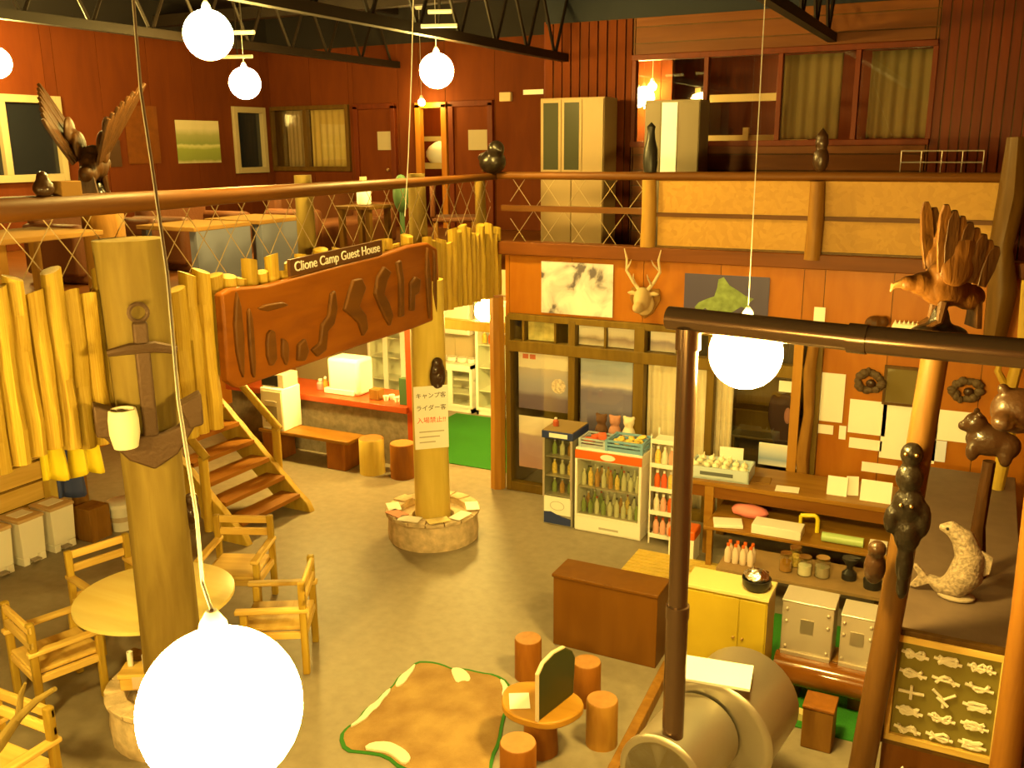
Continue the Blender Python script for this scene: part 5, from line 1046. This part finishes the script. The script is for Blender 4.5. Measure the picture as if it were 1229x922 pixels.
MB().bb((-.33, -.02, 0), (.33, 0, .77)).build('backing', mat('knot_felt', (.20, .165, .03), .8), kb)
for q in (((-.345, -.05, -.015), (.345, -.0, .035)), ((-.345, -.05, .735), (.345, 0, .785)), ((-.345, -.05, .03), (-.31, 0, .74)), ((.31, -.05, .03), (.345, 0, .74))): MB().bb(*q).build('inner_frame', pinex, kb, bevel=.005)
for q in (((-.39, -.045, .785), (.39, 0, .825)), ((-.39, -.045, -.015), (-.345, 0, .79)), ((.345, -.045, -.015), (.39, 0, .79)), ((-.39, -.045, -.05), (.39, 0, -.015))): MB().bb(*q).build('outer_frame', darkwood, kb, bevel=.005)
random.seed(31)
for i in range(5):
    for j in range(3):
        cx_, cz_ = -.2 + j * .2, .655 - i * .142; ph = random.uniform(0, 6); a_, b_ = random.choice(((1, 2), (2, 3), (1, 3), (3, 2))); pts_ = []
        if (i, j) == (2, 0): ks = [[(-.08, 0, 0), (.08, 0, 0)], [(0, 0, -.05), (0, 0, .05)]]
        elif (i, j) == (2, 1): ks = [[(-.07, 0, .06), (0, 0, 0), (.07, 0, .05)], [(0, 0, .01), (.0, 0, -.06)], [(-.04, 0, .01), (.03, -.01, -.04)]]
        else: ks = [[(.055 * math.sin(a_ * q * 2 * PI / 28 + ph), .004 * math.cos(3 * q), .026 * math.sin(b_ * q * 2 * PI / 28)) for q in range(29)], [(-.085, 0, .012), (-.03, 0, .0), (.03, 0, -.004), (.085, 0, -.014)]]
        b_m = MB()
        for kk in ks: b_m.tube(kk, .011, 6)
        o = b_m.build('rope_knot', ropewhite, kb); o.location = (cx_, -.03, cz_)
fi = T('carved_fish', 'pale carved salmon curling upright on the grey cabinet top', 'carving', (.0, 7.0, 1.2), math.radians(-5))
cv = [(-.13, 0, .12), (-.05, 0, .07), (.05, 0, .09), (.12, 0, .2), (.13, 0, .34), (.07, 0, .47), (-.02, 0, .53), (-.09, 0, .52)]
MB().tube(cv, [.03, .06, .105, .12, .1, .08, .055, .02], 14, 0).build('body', fishm, fi, remesh=.012)
MB().prism([(-.1, .1), (-.2, .2), (-.25, .2), (-.19, .12), (-.25, .02), (-.2, .02), (-.1, .08)], -.02, .02, 'xz').build('tail', fishm, fi, bevel=.008); MB().prism([(.2, .4), (.28, .36), (.27, .24), (.22, .2)], -.012, .012, 'xz').build('dorsal_fin', fishm, fi, bevel=.004)
MB().ball((-.03, -.05, .535), .011, 8, 5).build('eye', black, fi); MB().ball((.07, 0, .02), (.13, .1, .03)).build('base', mat('fish_base', (.34, .27, .2), .6), fi)
tp = T('bear_stake', 'dark carved bear perched on a stake behind the pale salmon', 'carving', (.17, 7.45, 1.2))
MB().tube([(.02, 0, 0), (.0, 0, .4), (.02, 0, .92)], [.075, .05, .045], 10, .15).build('stake', eagledk, tp)
MB().ball((0, 0, 1.08), (.16, .1, .12)).ball((-.1, 0, 1.2), (.085, .08, .08)).ball((-.17, 0, 1.17), (.05, .045, .04)).ball((-.1, .06, 1.28), .025).ball((-.08, -.06, 1.28), .025).ball((.12, 0, 1.05), (.1, .09, .1)).ball((-.1, -.05, 1.0), (.05, .04, .08)).ball((.12, -.05, .98), (.05, .04, .08)).build('bear', darkcarve, tp, remesh=.013)
ra = T('right_log', 'thick brown log post at the far side of the knot board', 'post', (.45, 6.0, 0)); MB().tube([(.0, 0, 0), (.0, 0, 1.6), (-.03, 0, 3.3)], [.09, .085, .08], 14, .05).build('trunk', wood('post_redbrown', (0.288, 0.132, 0.042), (0.216, 0.09, 0.03), 2, 4, .12, .5, .3, .05), ra)
one('dark_bear_head', MB().ball((0, 0, 0), (.15, .12, .14)).ball((-.07, -.1, -.05), (.07, .08, .06)).ball((-.09, -.02, .13), .035).ball((.08, -.02, .13), .035).tube([(.02, .08, 0), (.05, .22, 0)], .04), darkcarve, 'dark glossy carved bear head fixed high on the thick brown log', 'carving', (.27, 6.12, 2.86), remesh=.014)
hn = T('stripped_branch', 'pale yellow stripped branch standing beside the plywood wall end', 'branch', (.34, 9.6, 1.2)); MB().tube([(0, 0, 0), (.03, 0, .5), (.0, 0, .95), (.06, 0, 1.4), (.02, 0, 2.0)], [.06, .07, .06, .05, .04], 10, .2).tube([(.0, 0, .95), (-.12, -.02, 1.15), (-.1, 0, 1.3)], [.04, .03, .02], 8, .2).build('branch', pine, hn)
one('gnarled_post', MB().tube([(0, 0, 0), (.02, 0, .5), (-.03, 0, .9), (.02, 0, 1.4), (0, 0, 1.95)], [.1, .13, .11, .14, .1], 12, .25), darkwood, 'gnarled log post at the end of the chipboard balcony front', 'post', (.17, YB - .22, 2.5))
one('white_bag', MB().prism([(-.08, 0), (.08, 0), (.05, .2), (-.02, .3), (-.06, .18)], -.05, .05, 'xz'), whitep, 'crumpled white bag at the foot of the knot board cabinet', 'bag', (-.12, 6.1, 0), bevel=.01)

# ================================================================== ON THE MEZZANINE
wcab = T('white_locker', 'tall white cabinet with two glass doors behind the balcony rail', 'cabinet', (-4.9, 11.55, 3.08))
MB().bb((-.46, 0, 0), (.43, .45, 1.92)).build('body', mat('locker_cream', (0.27, 0.185, 0.085), .5), wcab, bevel=.006)
for a_, b_ in ((-.45, -.16), (-.155, .13), (.135, .42)):
    lf = MB().bb((a_, -.022, .98), (b_, 0, 1.90)).build('door', mat('locker_cream', (.62, .52, .33), .5), wcab, bevel=.004)
    if b_ < .3: MB().bb((a_ + .04, -.026, 1.02), (b_ - .04, -.022, 1.86)).build('pane', mat('locker_pane', (.045, .045, .028), .2), lf)
for a_, b_ in ((-.45, -.02), (-.01, .42)): MB().ball((-.05 if a_ < -.1 else .02, -.03, .5), .014, 8, 6).build('knob', brass, MB().bb((a_, -.022, .02), (b_, 0, .95)).build('door', mat('locker_cream', (.62, .52, .33), .5), wcab, bevel=.004))
ac = T('grey_locker', 'grey metal appliance with a vertical steel strip, shine painted on, behind the balcony rail', 'appliance', (X(806, 11.6, 160), 11.6, 3.08))
MB().bb((-.35, 0, 0), (.35, .42, 1.86)).build('body', mat('locker_grey', (0.1815, 0.1375, 0.077), .45), ac, bevel=.006); MB().bb((-.13, -.012, .5), (.07, 0, 1.83)).build('steel_strip', mat('strip_sheen_white', (.85, .86, .98), .35, .0), ac, bevel=.003)  # strip's flat bluish white stands in for the steel's reflection
for a_ in (-.34, .09): MB().bb((a_, -.01, .05), (a_ + .2 if a_ < 0 else .34, 0, 1.83)).build('door', mat('locker_grey', (.33, .25, .14), .45), ac, bevel=.004)
one('carved_figure', MB().lathe([(.07, 0), (.085, .1), (.08, .25), (.05, .36), (.04, .45), (.05, .5), (.0, .55)], n=14), black, 'dark narrow carved figure on the balcony rail before the steel strip', 'carving', (X(781, YB, 180), YB, 4.105))
one('rail_owl', MB().ball((0, 0, .13), (.085, .08, .14)).ball((0, 0, .3), (.07, .07, .09)).lathe([(.07, .36), (.0, .46)], n=12), darkcarve, 'dark carved hooded figure on the balcony rail before the curtains', 'carving', (X(986, YB, 180), YB, 4.115), remesh=.014)
one('rail_crow', MB().ball((0, 0, .1), (.11, .15, .1)).ball((0, -.1, .2), (.07, .07, .07)).tube([(0, -.15, .2), (0, -.24, .18)], [.03, .005]).ball((0, .14, .13), (.08, .1, .05)), blackcarve, 'black carved bird on the handrail near the balcony corner', 'carving', (XL - .05, on(600, 195, 'x', XL).y - .1, 4.07), .8, remesh=.014).scale = (1.5, 1.5, 1.5)
wrk = T('wire_rack', 'wire dish rack on the balcony ledge beside the plank wall', 'rack', (X(1130, 11.2, 190), 11.2, 3.9))
for z in (.18, .3, .42): MB().tube([(-.4, 0, z), (.4, 0, z), (.4, .3, z), (-.4, .3, z), (-.4, 0, z)], .006, 5).build('wire_ring', greymetal, wrk)
for x_ in (-.4, -.2, 0, .2, .4): MB().tube([(x_, 0, .0), (x_, 0, .42)], .005, 5).build('upright_wire', greymetal, wrk)
one('side_table', MB().bb((-.5, -.02, .78), (.5, .4, .82)).bb((-.48, 0, 0), (-.42, .06, .78)).bb((.42, 0, 0), (.48, .06, .78)).bb((-.48, .3, 0), (-.42, .36, .78)).bb((.42, .3, 0), (.48, .36, .78)), brownlog, 'brown side table under the wire rack on the balcony', 'table', (X(1130, 11.2, 190), 11.2, 3.08))
drape('curtain', 'wide grey-green curtain in the middle of the inner window', X(936, YU, 110), X(1008, YU, 110), 4.46, 5.46, YU + .12, curtaing, 5, amp=.02)
drape('curtain', 'wide grey-green curtain at the plank-wall end of the inner window', X(1042, YU, 110), X(1119, YU, 110), 4.46, 5.46, YU + .12, curtaing, 5, amp=.02)
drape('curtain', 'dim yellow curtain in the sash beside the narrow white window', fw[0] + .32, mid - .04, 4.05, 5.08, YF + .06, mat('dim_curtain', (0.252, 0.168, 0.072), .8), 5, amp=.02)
drape('curtain', 'bright yellow curtain in the sash nearest the upper doors', mid + .05, fw[1] - .07, 4.05, 5.08, YF + .06, mat('yellow_curtain', (0.396, 0.276, 0.078), .8), 6, amp=.02)
one('wall_store_window', MB().bb((fw[0] - .3, YF + .25, 3.8), (fw[1] + .3, YF + .3, 5.4)), darkwood, 'dark backing behind the curtained far window', 'wall', kind='structure')
# inner room furniture
bd = T('bunk_bed', 'pale bunk bed frame inside the room behind the inner window', 'bed', (-3.1, 13.6, 3.08))
bwm = mat('bunk_pale', (0.546, 0.406, 0.182), .5)
for x_ in (-.75, -.05, .75): MB().bb((x_ - .04, -.04, 0), (x_ + .04, .04, 2.1 if x_ < 0 and x_ < -.5 else 1.55)).build('post', bwm, bd)
for z in (1.35, 1.9): MB().bb((-.75, -.03, z), (.75, .03, z + .1)).build('rail', bwm, bd)
MB().bb((-.75, 0, 1.25), (.75, 1.2, 1.35)).build('mattress', whitep, bd)
b2 = T('bunk_bed', 'white bunk with bright bedding inside the open upper doorway', 'bed', (dw[0] * 14.6 / 13.8 - .05, 14.5, 3.08))
MB().bb((0, 0, .95), (1.1, .7, 1.05)).build('frame', bwm, b2); MB().ball((.55, .3, 1.2), (.5, .3, .26)).build('bedding', whitep, b2); MB().bb((0, -.03, .0), (.06, .03, 1.5)).bb((.75, -.03, 0), (.81, .03, 1.95)).bb((0, -.03, 1.42), (.8, .03, 1.5)).build('posts', bwm, b2)
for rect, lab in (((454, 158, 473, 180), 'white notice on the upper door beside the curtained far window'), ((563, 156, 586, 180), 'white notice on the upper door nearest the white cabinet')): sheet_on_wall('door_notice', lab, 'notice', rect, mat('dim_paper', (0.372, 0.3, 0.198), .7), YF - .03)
sheet_on_wall('exit_plate', 'small pale plate over the door beside the white cabinet', 'plate', (629, 108, 653, 113), whitep, YF - .02)
one('wall_speaker', MB().bb((-.1, -.08, 0), (.1, 0, .14)), mat('dim_box', (.55, .40, .22), .5), 'small pale box fixed above the upper door by the white cabinet', 'box', (X(609, YF, 115), YF - .014, on(609, 122, 'y', YF).z), bevel=.01)
# left wall posters
def left_sheet(name, label, rect, m, cat='poster'):
    a_ = on(rect[0], rect[1], 'x', XU); b_ = on(rect[2], rect[3], 'x', XU)
    return one(name, MB().bb((0, 0, 0), (.008, b_.y - a_.y, a_.z - b_.z)), m, label, cat, (XU + .026, a_.y, b_.z))
left_sheet('meadow_poster', 'green landscape poster on the upper side wall between the windows', (208, 144, 264, 195), printed('meadow', [(0, (.5, .42, .25)), (.1, (.2, .24, .05)), (.4, (.24, .28, .06)), (.5, (.5, .48, .22)), (.56, (.2, .24, .07)), (.8, (.3, .3, .12)), (1, (.55, .48, .3))], 2, 0, .55, .06))
left_sheet('plain_board', 'plain orange board on the upper side wall behind the hanging cord', (146, 126, 192, 196), horizb, 'board')
left_sheet('dark_picture', 'dark framed picture on the upper side wall behind the eagle wing', (128, 168, 145, 200), mat('dark_pic', (.06, .03, .015), .3), 'picture')
# wide-winged eagle on a stump by the handrail
stump('eagle_stump', 'tall log plinth behind the handrail under the wide-winged eagle', -6.35, on(118, 215, 'x', -6.35).y, .16, .85, 'plinths on the mezzanine', brownlog).location.z = 3.08
eagle('winged_eagle', 'dark carved eagle with wide-open wings behind the long handrail', (-6.35, on(116, 215, 'x', -6.35).y, 4.018), math.radians(-150), 1.0, eagledk, eagledk, .55, 1, .62, .5)
one('rail_carving', MB().ball((0, 0, .05), (.06, .075, .06)).ball((0, 0, .12), (.04, .04, .045)), darkcarve, 'small round brown carving on the handrail under the large window', 'carving', (XL - .05, on(57, 215, 'x', XL).y, 4.11), remesh=.014)
bxx('rail_box', 'small pale box on the handrail beside the round carving', 'box', (XL - .06, on(87, 222, 'x', XL).y, 4.10), (.1, .16, .1), tablecl)
def mtable(name, label, px, py, wx, wy, h, topm, legm, x=-6.9, panel=None):
    y_ = on(px, py, 'x', x).y; t = T(name, label, 'table', (x, y_, 3.08))
    MB().bb((-wx / 2, -wy / 2, h), (wx / 2, wy / 2, h + .04)).build('table_top', topm, t, bevel=.006)
    for sx in (-1, 1):
        for sy in (-1, 1): MB().bb((sx * (wx / 2 - .06) - .03, sy * (wy / 2 - .06) - .03, 0), (sx * (wx / 2 - .06) + .03, sy * (wy / 2 - .06) + .03, h)).build('leg', legm, t)
    if panel: MB().bb((wx / 2 - .03, -wy / 2 + .02, .1), (wx / 2, wy / 2 - .02, h)).build('front_panel', panel, t)
    return t
mtable('cloth_table', 'low table under a tan cloth on the mezzanine near the large window', 20, 285, .8, .9, .68, tablecl, brownlog, -6.5)
for q, (px, lab) in enumerate(((235, 'blue-grey panelled table behind the name board, handrail side'), (310, 'blue-grey panelled table on the mezzanine nearest the grey rail post'))): mtable('panel_table', lab, px, 285, .7, .72, .62, tablecl, bluegrey, -6.5, bluegrey)
def sofa(label, px, py, x, w2, rz=0):
    y_ = on(px, py, 'x', x).y; t = T('brown_sofa', label, 'sofa', (x, y_, 3.08), rz, 'brown sofas on the mezzanine')
    MB().bb((-.4, -w2, .0), (.4, w2, .42)).build('seat', leafw, t, bevel=.05); MB().bb((-.42, -w2, .3), (-.22, w2, .85)).build('backrest', leafw, t, bevel=.06)
    for s_ in (-1, 1): MB().bb((-.4, s_ * w2 - .08, .08), (.4, s_ * w2 + .08, .6)).build('arm', leafw, t, bevel=.05)
sofa('brown sofa behind the blue-grey tables on the mezzanine', 230, 255, -8.2, .48); sofa('brown sofa behind the name board on the mezzanine', 400, 255, -7.6, .8); sofa('brown sofa near the large white window', 110, 255, -8.4, .48)
wb = T('woven_chair', 'reddish woven-back chair behind the far palisade logs', 'chair', (-6.15, on(545, 245, 'x', -6.15).y, 3.08), math.radians(-60))
MB().bb((-.3, -.28, .4), (.3, .28, .46)).build('seat', leafw, wb, bevel=.02); MB().bb((-.32, -.3, .45), (.32, -.24, .92)).build('backrest', leafw, wb, bevel=.03)
for sx in (-.26, .26):
    for sy in (-.24, .24): MB().bb((sx - .025, sy - .025, 0), (sx + .025, sy + .025, .4)).build('leg', brownlog, wb)
y_ = on(437, 240, 'x', -6.6).y
tbottle('white canister on the small mezzanine stand beside the rail post', -6.6, y_, 3.75, .32, .085, whitep, mat('dim_box', (.55, .40, .22), .5), cat='canister', name='canister'); mtable('small_stand', 'small dark stand under the white canister on the mezzanine', 437, 240, .5, .5, .625, darkwood, darkwood, -6.6)
one('dark_coat_stand', MB().tube([(0, 0, 0), (0, 0, .95)], .03, 8).ball((0, 0, .8), (.1, .1, .22)).lathe([(.16, 0), (.15, .03), (.03, .05)], n=14), mat('dark_green_box', (.06, .12, .05), .5), 'dark green draped stand beside the sign-end rail post', 'stand', (-6.1, on(482, 240, 'x', -6.1).y, 3.08))
# two globes added out of view to brighten the hall floor
for x_, y_, lab in ((-5.2, 1.7, 'added globe over the open hall near the turned pine armchair'), (-3.0, .1, 'added globe over the open hall beyond the driftwood branch')):
    t = T('globe_lamp', lab, 'lamp', (x_, y_, 3.15), 0, 'round globe lamps'); MB().ball((0, 0, 0), .18, 32, 20).build('globe', globem, t); MB().lathe([(.035, .165), (.05, .18), (.05, .21), (.02, .25)], n=14).build('cap', brass, t); MB().tube([(0, 0, .24), (0, 0, 3.45)], .005, 6).build('cord', cordw, t)
